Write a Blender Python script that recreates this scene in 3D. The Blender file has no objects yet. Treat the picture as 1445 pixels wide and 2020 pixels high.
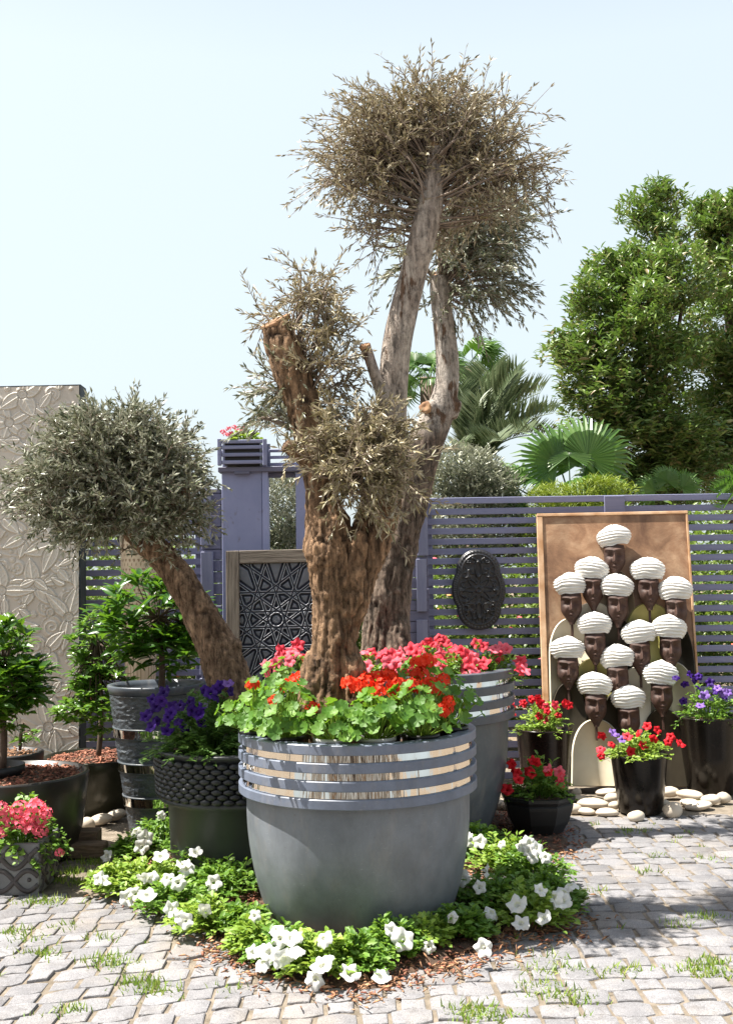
import bpy, math, random
import numpy as np
from mathutils import Vector, Matrix

# ------------------------------------------------------------------ camera, light, exposure
S = bpy.context.scene
C = S.collection
PI = math.pi
F = 2100.0                      # focal length in photograph pixels (photograph 1445 x 2020)
EYE = np.array([0.0, 0.0, 1.6])
PITCH, ROLL = math.radians(3.8), math.radians(-0.9)

cam_d = bpy.data.cameras.new('camera')
cam = bpy.data.objects.new('camera', cam_d)
C.objects.link(cam)
cam_d.sensor_fit = 'VERTICAL'
cam_d.sensor_height = 24.0
cam_d.lens = 24.0 * F / 2020.0
cam_d.clip_end = 600
RM = Matrix.Rotation(PI / 2 + PITCH, 3, 'X') @ Matrix.Rotation(ROLL, 3, 'Z')
cam.matrix_world = Matrix.Translation(Vector(EYE)) @ RM.to_4x4()
S.camera = cam
RN = np.array(RM)

SUN_EL = math.radians(64.0)
SUN_AZ = math.radians(-90.0)     # measured from +Y (away from the camera) towards +X
sun_dir = np.array([math.sin(SUN_AZ) * math.cos(SUN_EL), math.cos(SUN_AZ) * math.cos(SUN_EL), math.sin(SUN_EL)])
w = bpy.data.worlds.new('World')
S.world = w
w.use_nodes = True
nt = w.node_tree
sky = nt.nodes.new('ShaderNodeTexSky')
sky.sky_type = 'NISHITA'
sky.sun_disc = False
sky.sun_elevation = SUN_EL
sky.sun_rotation = SUN_AZ
sky.air_density = 1.0
sky.dust_density = 6.0
sky.ozone_density = 1.0
veil = nt.nodes.new('ShaderNodeMix')            # bright summer haze over the whole sky
veil.data_type = 'RGBA'
veil.inputs[0].default_value = 0.74
tco = nt.nodes.new('ShaderNodeTexCoord')
sxyz = nt.nodes.new('ShaderNodeSeparateXYZ')
nt.links.new(tco.outputs['Generated'], sxyz.inputs[0])
thin = nt.nodes.new('ShaderNodeValToRGB')        # haze thins towards the zenith, as real haze does
thin.color_ramp.elements[0].position = 0.45
thin.color_ramp.elements[0].color = (3.3, 3.72, 3.84, 1)
thin.color_ramp.elements[1].position = 0.9
thin.color_ramp.elements[1].color = (0.75, 1.1, 1.5, 1)
nt.links.new(sxyz.outputs[2], thin.inputs[0])
nt.links.new(thin.outputs[0], veil.inputs[7])
nt.links.new(sky.outputs[0], veil.inputs[6])
nt.links.new(veil.outputs[2], nt.nodes['Background'].inputs[0])
nt.nodes['Background'].inputs[1].default_value = 0.108
sd = bpy.data.lights.new('sun', 'SUN')
sd.energy = 5.0
sd.angle = math.radians(0.5)
sd.color = (1.0, 0.95, 0.87)
so = bpy.data.objects.new('sun', sd)
C.objects.link(so)
so.rotation_euler = Vector(-sun_dir).to_track_quat('-Z', 'Y').to_euler()
so.location = (-6, 2, 14)
S.view_settings.view_transform = 'Standard'
S.view_settings.look = 'None'
S.view_settings.exposure = 1.4
S.view_settings.gamma = 1
S.view_settings.use_curve_mapping = False

rng = np.random.default_rng(11)
random.seed(5)

# ------------------------------------------------------------------ helpers
def ray(px, py):
    return RN @ np.array([(px - 722.5) / F, -(py - 1010.0) / F, -1.0])

def at(px, py, Y):
    """the place at depth Y seen at a photograph pixel"""
    d = ray(px, py)
    return EYE + d * (Y / d[1])

def onz(px, py, z=0.0):
    d = ray(px, py)
    return EYE + d * ((z - EYE[2]) / d[2])

def topx(P):
    P = np.atleast_2d(P) - EYE
    c = P @ RN
    return np.stack([722.5 + F * c[:, 0] / -c[:, 2], 1010 - F * c[:, 1] / -c[:, 2]], 1)

def nrm(v):
    v = np.asarray(v, float)
    return v / np.maximum(np.linalg.norm(v, axis=-1, keepdims=True), 1e-9)

def mesh(name, V, Fs, m=None, smooth=True, sharp=0):
    """Fs: list of faces, or list of (n,k) arrays"""
    V = np.asarray(V, np.float32).reshape(-1, 3)
    if isinstance(Fs, np.ndarray):
        Fs = [Fs]
    arrs = []
    if len(Fs) and not isinstance(Fs[0], np.ndarray):
        by = {}
        for f in Fs:
            by.setdefault(len(f), []).append(f)
        arrs = [np.array(v, np.int32) for v in by.values()]
    else:
        arrs = [np.asarray(a, np.int32) for a in Fs if len(a)]
    me = bpy.data.meshes.new(name)
    me.vertices.add(len(V))
    me.vertices.foreach_set('co', V.ravel())
    tot = np.concatenate([np.full(len(a), a.shape[1], np.int32) for a in arrs])
    idx = np.concatenate([a.ravel() for a in arrs])
    st = np.concatenate([[0], np.cumsum(tot)[:-1]]).astype(np.int32)
    me.loops.add(len(idx))
    me.loops.foreach_set('vertex_index', idx)
    me.polygons.add(len(tot))
    me.polygons.foreach_set('loop_start', st)
    me.polygons.foreach_set('loop_total', tot)
    me.update(calc_edges=True)
    me.polygons.foreach_set('use_smooth', np.full(len(tot), smooth))
    if sharp:
        me.set_sharp_from_angle(angle=math.radians(sharp))
    if m is not None:
        me.materials.append(m)
    return me

def link(name, me, parent=None, loc=None, rot=None, scale=None):
    o = bpy.data.objects.new(name, me)
    C.objects.link(o)
    if parent is not None:
        o.parent = parent
    if loc is not None:
        o.location = Vector([float(a) for a in loc])
    if rot is not None:
        o.rotation_mode = 'XYZ'
        o.rotation_euler = rot
    if scale is not None:
        o.scale = (scale, scale, scale) if np.isscalar(scale) else tuple(scale)
    return o

def obj(name, geo, m, parent=None, smooth=True, loc=None, stuff=False, label=None, sharp=0):
    o = link(name, mesh(name, geo[0], geo[1], m, smooth, sharp), parent, loc)
    if stuff:
        o['kind'] = 'stuff'
    if label:
        o['label'] = label
    return o

def tag(o, label=None, cat=None, group=None, kind=None):
    if label: o['label'] = label
    if cat: o['category'] = cat
    if group: o['group'] = group
    if kind: o['kind'] = kind
    return o

def thing(name, label, cat, loc=(0, 0, 0), group=None, rot=None):
    o = bpy.data.objects.new(name, None)
    o.empty_display_size = 0.1
    C.objects.link(o)
    o.location = Vector([float(a) for a in loc])
    if rot is not None:
        o.rotation_euler = rot
    return tag(o, label, cat, group)

def join(parts):
    """parts: list of (V, [faces arrays or lists])"""
    Vs, Fo, n = [], [], 0
    for V, Fs in parts:
        V = np.asarray(V, float).reshape(-1, 3)
        Vs.append(V)
        if isinstance(Fs, np.ndarray):
            Fs = [Fs]
        if len(Fs) and isinstance(Fs[0], np.ndarray):
            for a in Fs:
                Fo += [list(r + n) for r in a]
        else:
            Fo += [[i + n for i in f] for f in Fs]
        n += len(V)
    return np.concatenate(Vs), Fo

def box(x0, x1, y0, y1, z0, z1, bev=0.0):
    if bev <= 0:
        V = [(x, y, z) for z in (z0, z1) for x, y in ((x0, y0), (x1, y0), (x1, y1), (x0, y1))]
        return np.array(V, float), [[3, 2, 1, 0], [4, 5, 6, 7], [0, 1, 5, 4], [1, 2, 6, 5], [2, 3, 7, 6], [3, 0, 4, 7]]
    b = min(bev, (x1 - x0) / 3, (y1 - y0) / 3, (z1 - z0) / 3)
    V, Fs = [], []
    def ringat(i, z):
        return [(x0 + i, y0 + i, z), (x1 - i, y0 + i, z), (x1 - i, y1 - i, z), (x0 + i, y1 - i, z)]
    def ring8(i, z):
        return [(x0 + b, y0, z), (x1 - b, y0, z), (x1, y0 + b, z), (x1, y1 - b, z), (x1 - b, y1, z), (x0 + b, y1, z), (x0, y1 - b, z), (x0, y0 + b, z)]
    V += ringat(b, z0) + ring8(0, z0 + b) + ring8(0, z1 - b) + ringat(b, z1)
    Fs.append([3, 2, 1, 0]); Fs.append([20, 21, 22, 23])
    def cap(c, r, up):
        out = []
        pairs = [(0, (0, 1)), (1, (2, 3)), (2, (4, 5)), (3, (6, 7))]
        for k in range(4):
            k2 = (k + 1) % 4
            a, bb = c + k, c + k2
            e0, e1 = r + 2 * k, r + 2 * k + 1
            f = [a, bb, e1, e0]
            out.append(f if not up else f[::-1])
            e2 = r + (2 * k2)
            t = [bb, e2, e1]
            out.append(t if not up else t[::-1])
        return out
    Fs += [f[::-1] for f in cap(0, 4, False)]
    Fs += [f[::-1] for f in cap(20, 12, True)]
    for k in range(8):
        k2 = (k + 1) % 8
        Fs.append([4 + k, 4 + k2, 12 + k2, 12 + k])
    return np.array(V, float), Fs

def lathe(prof, n=64, ox=0.0, oy=0.0, fn=None):
    """prof: (r, z) from the outside bottom up and over; ends with r = 0 are closed"""
    prof = np.array(prof, float)
    a = np.arange(n) * 2 * PI / n
    V, Fs = [], []
    for r, z in prof:
        rr = np.full(n, r)
        if fn is not None:
            rr = fn(a, r, z)
        V.append(np.stack([ox + rr * np.cos(a), oy + rr * np.sin(a), np.full(n, z)], 1))
    V = np.concatenate(V)
    k = np.arange(n)
    k2 = (k + 1) % n
    fs = []
    for j in range(len(prof) - 1):
        fs.append(np.stack([j * n + k, j * n + k2, (j + 1) * n + k2, (j + 1) * n + k], 1))
    return V, [np.concatenate(fs)]

def catmull(P, step):
    P = np.array(P, float)
    out = []
    for i in range(len(P) - 1):
        p0, p1, p2, p3 = P[max(i - 1, 0)], P[i], P[i + 1], P[min(i + 2, len(P) - 1)]
        n = max(2, int(np.linalg.norm(p2[:3] - p1[:3]) / step))
        for t in np.arange(n) / n:
            out.append(0.5 * (2 * p1 + (p2 - p0) * t + (2 * p0 - 5 * p1 + 4 * p2 - p3) * t * t + (3 * p1 - p0 - 3 * p2 + p3) * t ** 3))
    out.append(P[-1])
    return np.array(out)

def tube(P, R, n=8, cap=True):
    P = np.array(P, float)
    R = np.broadcast_to(np.array(R, float), (len(P),))
    T = nrm(np.gradient(P, axis=0))
    u = np.cross(T[0], [0.31, 0.92, 0.2]); u = u / np.linalg.norm(u)
    V = []
    a = np.arange(n) * 2 * PI / n
    for i in range(len(P)):
        u = u - T[i] * (u @ T[i]); u = u / max(np.linalg.norm(u), 1e-9)
        v = np.cross(T[i], u)
        V.append(P[i] + R[i] * (np.cos(a)[:, None] * u + np.sin(a)[:, None] * v))
    V = np.concatenate(V)
    k = np.arange(n); k2 = (k + 1) % n
    fs = [np.stack([j * n + k, j * n + k2, (j + 1) * n + k2, (j + 1) * n + k], 1) for j in range(len(P) - 1)]
    Fl = [list(r) for r in np.concatenate(fs)]
    if cap:
        Fl.append(list(range(n))[::-1])
        Fl.append([(len(P) - 1) * n + i for i in range(n)])
    return V, Fl

def grid(nu, nv, fn):
    """fn(u, v) -> (x, y, z) arrays; u, v in 0..1"""
    u, v = np.meshgrid(np.linspace(0, 1, nu), np.linspace(0, 1, nv))
    x, y, z = fn(u, v)
    V = np.stack([x.ravel(), y.ravel(), z.ravel()], 1)
    i, j = np.meshgrid(np.arange(nu - 1), np.arange(nv - 1))
    a = (j * nu + i).ravel()
    return V, [np.stack([a, a + 1, a + nu + 1, a + nu], 1)]

def hsh(i, j, k, s):
    h = (i * 374761393 + j * 668265263 + k * 2147483647 + s * 974711) & 0xffffffff
    h = ((h ^ (h >> 13)) * 1274126177) & 0xffffffff
    h = ((h ^ (h >> 16)) * 2246822519) & 0xffffffff
    return ((h >> 8) & 0xffff) / 65535.0

def vn(P, s=0):
    """smooth value noise, about -1..1, at (n,3) points"""
    P = np.asarray(P, float)
    I = np.floor(P).astype(np.int64)
    f = P - I
    f = f * f * (3 - 2 * f)
    r = 0
    for dx in (0, 1):
        for dy in (0, 1):
            for dz in (0, 1):
                wgt = (f[..., 0] if dx else 1 - f[..., 0]) * (f[..., 1] if dy else 1 - f[..., 1]) * (f[..., 2] if dz else 1 - f[..., 2])
                r = r + wgt * hsh(I[..., 0] + dx, I[..., 1] + dy, I[..., 2] + dz, s)
    return r * 2 - 1

def sstep(a, b, x):
    t = np.clip((x - a) / (b - a), 0, 1)
    return t * t * (3 - 2 * t)

def frames(d, up=None):
    """(n,3) directions -> (n,3,3) frames with x along d, z roughly up"""
    d = nrm(d)
    if up is None:
        up = np.tile([0, 0, 1.0], (len(d), 1))
    y = nrm(np.cross(up, d) + 1e-6)
    z = np.cross(d, y)
    return np.stack([d, y, z], 2)

def scatter(proto, pos, M, L, Wd):
    """copies of a small leaf shape (x along, y across, z up) joined into one mesh"""
    pv, pf = proto
    pv = np.asarray(pv, float)
    n, k = len(pos), len(pv)
    L = np.broadcast_to(L, (n,)); Wd = np.broadcast_to(Wd, (n,))
    sc = np.stack([L, Wd, L], 1)[:, None, :] * pv[None]
    V = np.einsum('nij,nkj->nki', M, sc) + np.asarray(pos)[:, None, :]
    out = []
    by = {}
    for f in pf:
        by.setdefault(len(f), []).append(f)
    for fl in by.values():
        a = np.array(fl)
        out.append((np.arange(n)[:, None, None] * k + a[None]).reshape(-1, a.shape[1]))
    return V.reshape(-1, 3), out

NARROW = ([(0, 0, 0), (0.45, 0.5, 0.05), (1, 0, -0.06), (0.45, -0.5, 0.05)], [[0, 3, 2], [0, 2, 1]])
OVAL = ([(0, 0, 0), (0.3, 0.42, 0.07), (0.7, 0.4, 0.04), (1, 0, -0.1), (0.7, -0.4, 0.04), (0.3, -0.42, 0.07), (0.5, 0, 0)],
        [[0, 6, 1], [1, 6, 2], [2, 6, 3], [3, 6, 4], [4, 6, 5], [5, 6, 0]])
LANCE = ([(0, 0, 0), (0.25, 0.36, 0.06), (0.55, 0.48, 0.05), (0.8, 0.26, -0.03), (1, 0, -0.14), (0.8, -0.26, -0.03), (0.55, -0.48, 0.05), (0.25, -0.36, 0.06), (0.3, 0, 0.0), (0.65, 0, -0.02)],
         [[0, 8, 1], [1, 8, 9, 2], [2, 9, 3], [3, 9, 4], [4, 9, 5], [5, 9, 6], [6, 9, 8, 7], [7, 8, 0]])

def stone_geo(seed, n=10):
    V, Fs = lathe([(math.sin(t), -math.cos(t)) for t in np.linspace(0.001, PI - 0.001, n)], 18)
    V = V * (1 + 0.12 * vn(V * 1.3 + seed * 7.1, seed)[:, None] + 0.05 * vn(V * 3 + seed, seed + 3)[:, None])
    return V, Fs

# ------------------------------------------------------------------ materials
class NB:
    def __init__(s, name):
        s.m = bpy.data.materials.new(name)
        s.m.use_nodes = True
        s.t = s.m.node_tree
        s.b = s.t.nodes['Principled BSDF']
        s.out = s.t.nodes['Material Output']
    def n(s, typ, **kw):
        nd = s.t.nodes.new('ShaderNode' + typ)
        for k, v in kw.items():
            if k in ('operation', 'blend_type', 'data_type', 'feature', 'attribute_name', 'noise_dimensions', 'distance', 'wave_type', 'bands_direction', 'invert'):
                setattr(nd, k, v)
            else:
                nd.inputs[k.replace('_', ' ')].default_value = v
        return nd
    def l(s, a, b):
        s.t.links.new(a, b)
    def coord(s, scale=(1, 1, 1), kind='Object'):
        tc = s.n('TexCoord')
        mp = s.n('Mapping')
        mp.inputs['Scale'].default_value = scale
        s.l(tc.outputs[kind], mp.inputs[0])
        return mp.outputs[0]
    def noise(s, co, scale, detail=4, rough=0.55, dist=0.0):
        nd = s.n('TexNoise', Scale=scale, Detail=detail, Roughness=rough, Distortion=dist)
        s.l(co, nd.inputs['Vector'])
        return nd.outputs[0]
    def ramp(s, fac, stops):
        r = s.n('ValToRGB')
        e = r.color_ramp.elements
        while len(e) < len(stops):
            e.new(0.5)
        for el, (p, c) in zip(e, stops):
            el.position = p
            el.color = (*c, 1) if not np.isscalar(c) else (c, c, c, 1)
        s.l(fac, r.inputs[0])
        return r.outputs[0]
    def mix(s, fac, a, b, mode='MIX'):
        nd = s.n('Mix')
        nd.data_type = 'RGBA'
        nd.blend_type = mode
        for sock, v in ((nd.inputs[0], fac), (nd.inputs[6], a), (nd.inputs[7], b)):
            if hasattr(v, 'is_output'):
                s.l(v, sock)
            elif np.isscalar(v):
                sock.default_value = v
            else:
                sock.default_value = (*v, 1)
        return nd.outputs[2]
    def bump(s, h, strength=0.5, dist=0.01):
        nd = s.n('Bump', Strength=strength, Distance=dist)
        s.l(h, nd.inputs['Height'])
        s.l(nd.outputs[0], s.b.inputs['Normal'])
        return nd.outputs[0]
    def set(s, **kw):
        for k, v in kw.items():
            sock = s.b.inputs[k.replace('_', ' ')]
            if hasattr(v, 'is_output'):
                s.l(v, sock)
            elif isinstance(v, tuple):
                sock.default_value = (*v, 1)
            else:
                sock.default_value = v
        return s.m

def mat(name, c1, c2=None, scale=6, rough=0.6, bump=0.0, bscale=40, bdist=0.01, stretch=(1, 1, 1), metal=0.0, spec=0.5, lo=0.35, hi=0.65, isl=0.0, detail=5):
    b = NB(name)
    co = b.coord(stretch)
    col = c1
    if c2 is not None:
        col = b.ramp(b.noise(co, scale, detail), [(lo, c1), (hi, c2)])
    if isl:
        g = b.n('NewGeometry')
        k = b.ramp(g.outputs['Random Per Island'], [(0, 1 - isl), (1, 1 + isl)])
        col = b.mix(1.0, col, k, 'MULTIPLY')
    if bump:
        b.bump(b.noise(co, bscale, 5, 0.6), bump, bdist)
    return b.set(Base_Color=col, Roughness=rough, Metallic=metal, Specular_IOR_Level=spec)

def objvar(b, col, amt=0.15):
    oi = b.n('ObjectInfo')
    k = b.ramp(oi.outputs['Random'], [(0, 1 - amt), (1, 1 + amt)])
    return b.mix(1.0, col, k, 'MULTIPLY')

def leafmat(name, cs, back=None, rough=0.45, trans=0.3, tcol=None, per_object=False, spec=0.5):
    b = NB(name)
    g = b.n('NewGeometry')
    if per_object:
        rnd = b.n('ObjectInfo').outputs['Random']
    else:
        rnd = g.outputs['Random Per Island']
    col = b.ramp(rnd, [(i / max(1, len(cs) - 1), c) for i, c in enumerate(cs)])
    if back is not None:
        col = b.mix(g.outputs['Backfacing'], col, back)
    m = b.set(Base_Color=col, Roughness=rough, Specular_IOR_Level=spec)
    if trans > 0:
        tr = b.n('BsdfTranslucent')
        if tcol is None:
            b.l(col, tr.inputs[0])
        else:
            tr.inputs[0].default_value = (*tcol, 1)
        ms = b.n('MixShader')
        ms.inputs[0].default_value = trans
        b.l(b.b.outputs[0], ms.inputs[1]); b.l(tr.outputs[0], ms.inputs[2])
        b.l(ms.outputs[0], b.out.inputs[0])
    return m

def petalmat(name, c, throat=None, r0=0.25, r1=0.5, trans=0.25, amt=0.12):
    b = NB(name)
    col = c
    if throat is not None:
        tc = b.n('TexCoord')
        ln = b.n('VectorMath', operation='LENGTH')
        b.l(tc.outputs['Object'], ln.inputs[0])
        mr = b.n('MapRange', From_Min=r0, From_Max=r1)
        b.l(ln.outputs['Value'], mr.inputs[0])
        col = b.mix(mr.outputs[0], throat, c)
    col = objvar(b, col, amt)
    b.set(Base_Color=col, Roughness=0.6, Specular_IOR_Level=0.25)
    tr = b.n('BsdfTranslucent')
    b.l(col, tr.inputs[0])
    ms = b.n('MixShader'); ms.inputs[0].default_value = trans
    b.l(b.b.outputs[0], ms.inputs[1]); b.l(tr.outputs[0], ms.inputs[2])
    b.l(ms.outputs[0], b.out.inputs[0])
    return b.m

M = {}
# paving
def paver_mat():
    b = NB('paver_stone')
    tc = b.n('TexCoord')
    oi = b.n('ObjectInfo')
    g = b.n('NewGeometry')
    n1 = b.noise(g.outputs['Position'], 9, 6, 0.7)
    n2 = b.noise(g.outputs['Position'], 120, 3, 0.6)
    col = b.ramp(n1, [(0.3, (0.168, 0.166, 0.175)), (0.55, (0.243, 0.238, 0.246)), (0.75, (0.295, 0.272, 0.25))])
    k = b.ramp(g.outputs['Random Per Island'], [(0, 0.8), (1, 1.14)])
    col = b.mix(1.0, col, k, 'MULTIPLY')
    col = objvar(b, col, 0.12)
    col = b.mix(b.ramp(n2, [(0.35, 0.35), (0.5, 0.0)]), col, (0.13, 0.12, 0.115))
    big = b.noise(g.outputs['Position'], 1.7, 5, 0.6)
    col = b.mix(b.ramp(big, [(0.50, 0.0), (0.68, 0.32)]), col, (0.29, 0.23, 0.165))
    st = b.noise(g.outputs['Position'], 5.5, 6, 0.75, 0.8)
    col = b.mix(b.ramp(st, [(0.54, 0.0), (0.66, 0.55)]), col, (0.115, 0.105, 0.10))
    gr = b.noise(g.outputs['Position'], 260, 2, 0.5)
    col = b.mix(1.0, col, b.ramp(gr, [(0.35, 0.72), (0.65, 1.22)]), 'MULTIPLY')
    hh = b.mix(0.5, n2, b.noise(g.outputs['Position'], 45, 5, 0.7))
    bw = b.n('RGBToBW'); b.l(hh, bw.inputs[0])
    b.bump(bw.outputs[0], 0.8, 0.008)
    return b.set(Base_Color=col, Roughness=0.85, Specular_IOR_Level=0.3)
M['paver'] = paver_mat()
M['sand'] = mat('joint_sand', (0.13, 0.105, 0.075), (0.235, 0.195, 0.15), 14, 0.95, 0.8, 90, 0.01)
M['earth'] = mat('dry_earth', (0.12, 0.085, 0.055), (0.24, 0.185, 0.125), 5, 0.95, 0.9, 50, 0.02)
M['soil'] = mat('dark_soil', (0.05, 0.03, 0.02), (0.13, 0.075, 0.045), 20, 0.95, 0.9, 70, 0.02)
M['chip'] = mat('bark_chip', (0.16, 0.048, 0.03), (0.33, 0.14, 0.08), 30, 0.8, 0.4, 120, 0.004, isl=0.5)
M['straw'] = mat('dry_straw', (0.22, 0.10, 0.05), (0.38, 0.22, 0.12), 30, 0.85, isl=0.4)
M['stone'] = mat('river_stone', (0.42, 0.34, 0.25), (0.56, 0.49, 0.40), 4, 0.7, 0.15, 60, 0.004, lo=0.3, hi=0.6)
M['sleeper'] = mat('old_timber', (0.10, 0.065, 0.04), (0.22, 0.15, 0.10), 10, 0.85, 0.7, 30, 0.01, stretch=(1, 8, 8))
M['added_plaster'] = mat('added_plaster', (0.42, 0.37, 0.31), (0.52, 0.47, 0.40), 4, 0.85)  # this and the next three: surfaces of the added unseen wall
M['added_wood'] = mat('added_door_wood', (0.05, 0.03, 0.02), (0.11, 0.065, 0.04), 9, 0.6)
M['added_white'] = mat('added_white_board', (0.7, 0.69, 0.66), (0.78, 0.77, 0.74), 4, 0.6)
M['added_brown'] = mat('added_brown_board', (0.25, 0.14, 0.07), (0.33, 0.2, 0.11), 4, 0.6)
# timber
def lilac(name, c1, c2, stretch):
    b = NB(name)
    co = b.coord(stretch)
    col = b.ramp(b.noise(co, 6, 6, 0.65), [(0.35, c1), (0.7, c2)])
    wear = b.noise(b.coord((stretch[0] * 1.5, stretch[1] * 2, stretch[2] * 1.5)), 11, 6, 0.75)
    col = b.mix(b.ramp(wear, [(0.60, 0.0), (0.70, 0.65)]), col, (0.16, 0.125, 0.12))
    col = objvar(b, col, 0.12)
    b.bump(b.noise(co, 22, 5), 0.35, 0.004)
    return b.set(Base_Color=col, Roughness=0.65)
M['slat'] = lilac('lilac_slat_paint', (0.18, 0.19, 0.31), (0.235, 0.243, 0.37), (0.6, 6, 8))
M['panel_paint'] = lilac('lilac_panel_paint', (0.25, 0.27, 0.445), (0.30, 0.315, 0.50), (1, 1, 0.6))
M['plank'] = lilac('lilac_plank_paint', (0.17, 0.18, 0.28), (0.23, 0.235, 0.335), (5, 5, 0.6))
M['plank_h'] = lilac('lilac_board_paint', (0.13, 0.13, 0.20), (0.175, 0.17, 0.25), (0.7, 5, 5))
M['greywood'] = mat('grey_weathered_wood', (0.085, 0.066, 0.05), (0.20, 0.165, 0.13), 9, 0.75, 0.5, 26, 0.006, stretch=(1, 1, 1))
M['greywood_h'] = mat('grey_weathered_wood_across', (0.085, 0.066, 0.05), (0.20, 0.165, 0.13), 9, 0.75, 0.5, 26, 0.006, stretch=(0.4, 4, 6))
M['greywood_v'] = mat('grey_weathered_wood_upright', (0.085, 0.066, 0.05), (0.20, 0.165, 0.13), 9, 0.75, 0.5, 26, 0.006, stretch=(6, 4, 0.4))
# planters
def grey_pot(name, c1, c2, rough=0.42):
    b = NB(name)
    co = b.coord()
    n1 = b.noise(co, 2.2, 6, 0.6)
    col = b.ramp(n1, [(0.3, c1), (0.7, c2)])
    dirt = b.noise(b.coord((3, 3, 1.2)), 3.5, 6, 0.7)
    col = b.mix(b.ramp(dirt, [(0.52, 0.0), (0.74, 0.35)]), col, (0.27, 0.24, 0.21))
    sc = b.noise(b.coord((10, 10, 70)), 3, 3, 0.6)
    col = b.mix(b.ramp(sc, [(0.66, 0.0), (0.72, 0.25)]), col, (0.45, 0.44, 0.43))
    sm = b.noise(b.coord((1, 1, 0.7)), 5.0, 8, 0.72, 0.25)
    col = b.mix(1.0, col, b.ramp(sm, [(0.35, 0.8), (0.5, 1.0), (0.66, 1.2)]), 'MULTIPLY')
    sp = b.noise(co, 60, 2, 0.5)
    col = b.mix(b.ramp(sp, [(0.72, 0.0), (0.76, 0.4)]), col, (0.1, 0.09, 0.08))
    b.bump(n1, 0.12, 0.02)
    rr = b.ramp(dirt, [(0.3, rough - 0.06), (0.7, rough + 0.18)])
    return b.set(Base_Color=col, Roughness=rr)
M['pot_grey'] = grey_pot('grey_planter', (0.115, 0.132, 0.155), (0.175, 0.19, 0.21))
M['pot_ring'] = grey_pot('blue_grey_ring', (0.12, 0.145, 0.20), (0.165, 0.19, 0.25), 0.38)
M['pot_dark'] = grey_pot('slate_planter', (0.055, 0.068, 0.08), (0.085, 0.10, 0.115), 0.36)
M['pot_dark_ring'] = grey_pot('slate_ring', (0.05, 0.06, 0.078), (0.075, 0.09, 0.11), 0.33)
def steel():
    b = NB('polished_steel')
    n1 = b.noise(b.coord((1, 1, 0.22)), 4.5, 2, 0.5)
    n2 = b.noise(b.coord((1, 1, 0.02)), 30, 2, 0.6)
    ad = b.n('Math', operation='MULTIPLY_ADD')
    b.l(n2, ad.inputs[0]); ad.inputs[1].default_value = 0.06; b.l(n1, ad.inputs[2])
    b.bump(ad.outputs[0], 0.7, 0.10)
    return b.set(Base_Color=(0.80, 0.79, 0.77), Roughness=0.07, Metallic=1.0)
M['steel'] = steel()
M['black_gloss'] = mat('black_glazed_pot', (0.008, 0.007, 0.006), (0.018, 0.013, 0.010), 3, 0.2, 0.05, 4, 0.02, spec=0.3)
M['brown_gloss'] = mat('brown_black_glazed_pot', (0.012, 0.007, 0.006), (0.022, 0.014, 0.011), 3, 0.22, 0.05, 4, 0.02, spec=0.3)
M['black_matt'] = mat('black_resin', (0.010, 0.010, 0.011), (0.018, 0.018, 0.019), 5, 0.5, 0.1, 40, 0.003)
M['nursery_black'] = mat('black_nursery_plastic', (0.012, 0.012, 0.013), None, rough=0.45)
M['nursery_grey'] = mat('pale_nursery_plastic', (0.30, 0.30, 0.30), (0.40, 0.39, 0.38), 8, rough=0.5)
M['olive_gloss'] = mat('dark_olive_glaze', (0.012, 0.013, 0.008), (0.03, 0.03, 0.018), 2, 0.25, 0.05, 4, 0.02)
M['tub'] = mat('dark_tub_glaze', (0.022, 0.018, 0.017), (0.035, 0.033, 0.028), 2, 0.3, 0.06, 5, 0.02)
M['woven'] = mat('black_woven_band', (0.008, 0.009, 0.011), (0.016, 0.017, 0.019), 8, 0.4)
M['pot_green'] = mat('dark_grey_green_pot', (0.027, 0.030, 0.032), (0.040, 0.044, 0.046), 2.5, 0.46, 0.08, 5, 0.02)
M['rough_slate'] = mat('chiselled_slate_glaze', (0.045, 0.055, 0.068), (0.08, 0.092, 0.105), 12, 0.33, 0.7, 70, 0.01, stretch=(1, 1, 2.5))
M['square_pot'] = mat('grey_cast_pot', (0.13, 0.13, 0.135), (0.19, 0.19, 0.19), 8, 0.7, 0.4, 60, 0.005)
M['square_dark'] = mat('dark_cast_curve', (0.05, 0.042, 0.042), (0.07, 0.06, 0.06), 9, 0.6, 0.3, 60, 0.004)
# panels
def relief_mat():
    b = NB('champagne_relief')
    co = b.coord()
    n1 = b.noise(co, 1.3, 5, 0.6)
    col = b.ramp(n1, [(0.3, (0.48, 0.42, 0.36)), (0.7, (0.60, 0.545, 0.48))])
    at_ = b.n('Attribute', attribute_name='relief')
    col = b.mix(at_.outputs['Fac'], col, (0.64, 0.59, 0.52))
    b.bump(b.noise(co, 90, 4), 0.25, 0.003)
    return b.set(Base_Color=col, Roughness=0.5, Metallic=0.05)
M['relief'] = relief_mat()
M['teal_side'] = mat('dark_teal_edge', (0.015, 0.025, 0.035), (0.03, 0.045, 0.055), 6, 0.6)
M['iron'] = mat('black_cast_iron', (0.014, 0.014, 0.017), (0.024, 0.024, 0.028), 10, 0.36, 0.2, 70, 0.003, spec=0.6)
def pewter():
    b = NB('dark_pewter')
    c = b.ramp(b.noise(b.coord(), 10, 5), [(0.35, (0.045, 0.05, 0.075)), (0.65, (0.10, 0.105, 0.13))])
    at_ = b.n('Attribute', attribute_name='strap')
    c = b.mix(at_.outputs['Fac'], c, (0.50, 0.51, 0.55))  # sky highlights on the strap edges painted in as pale grey
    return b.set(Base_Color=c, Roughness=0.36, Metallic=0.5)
M['pewter'] = pewter()
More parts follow.
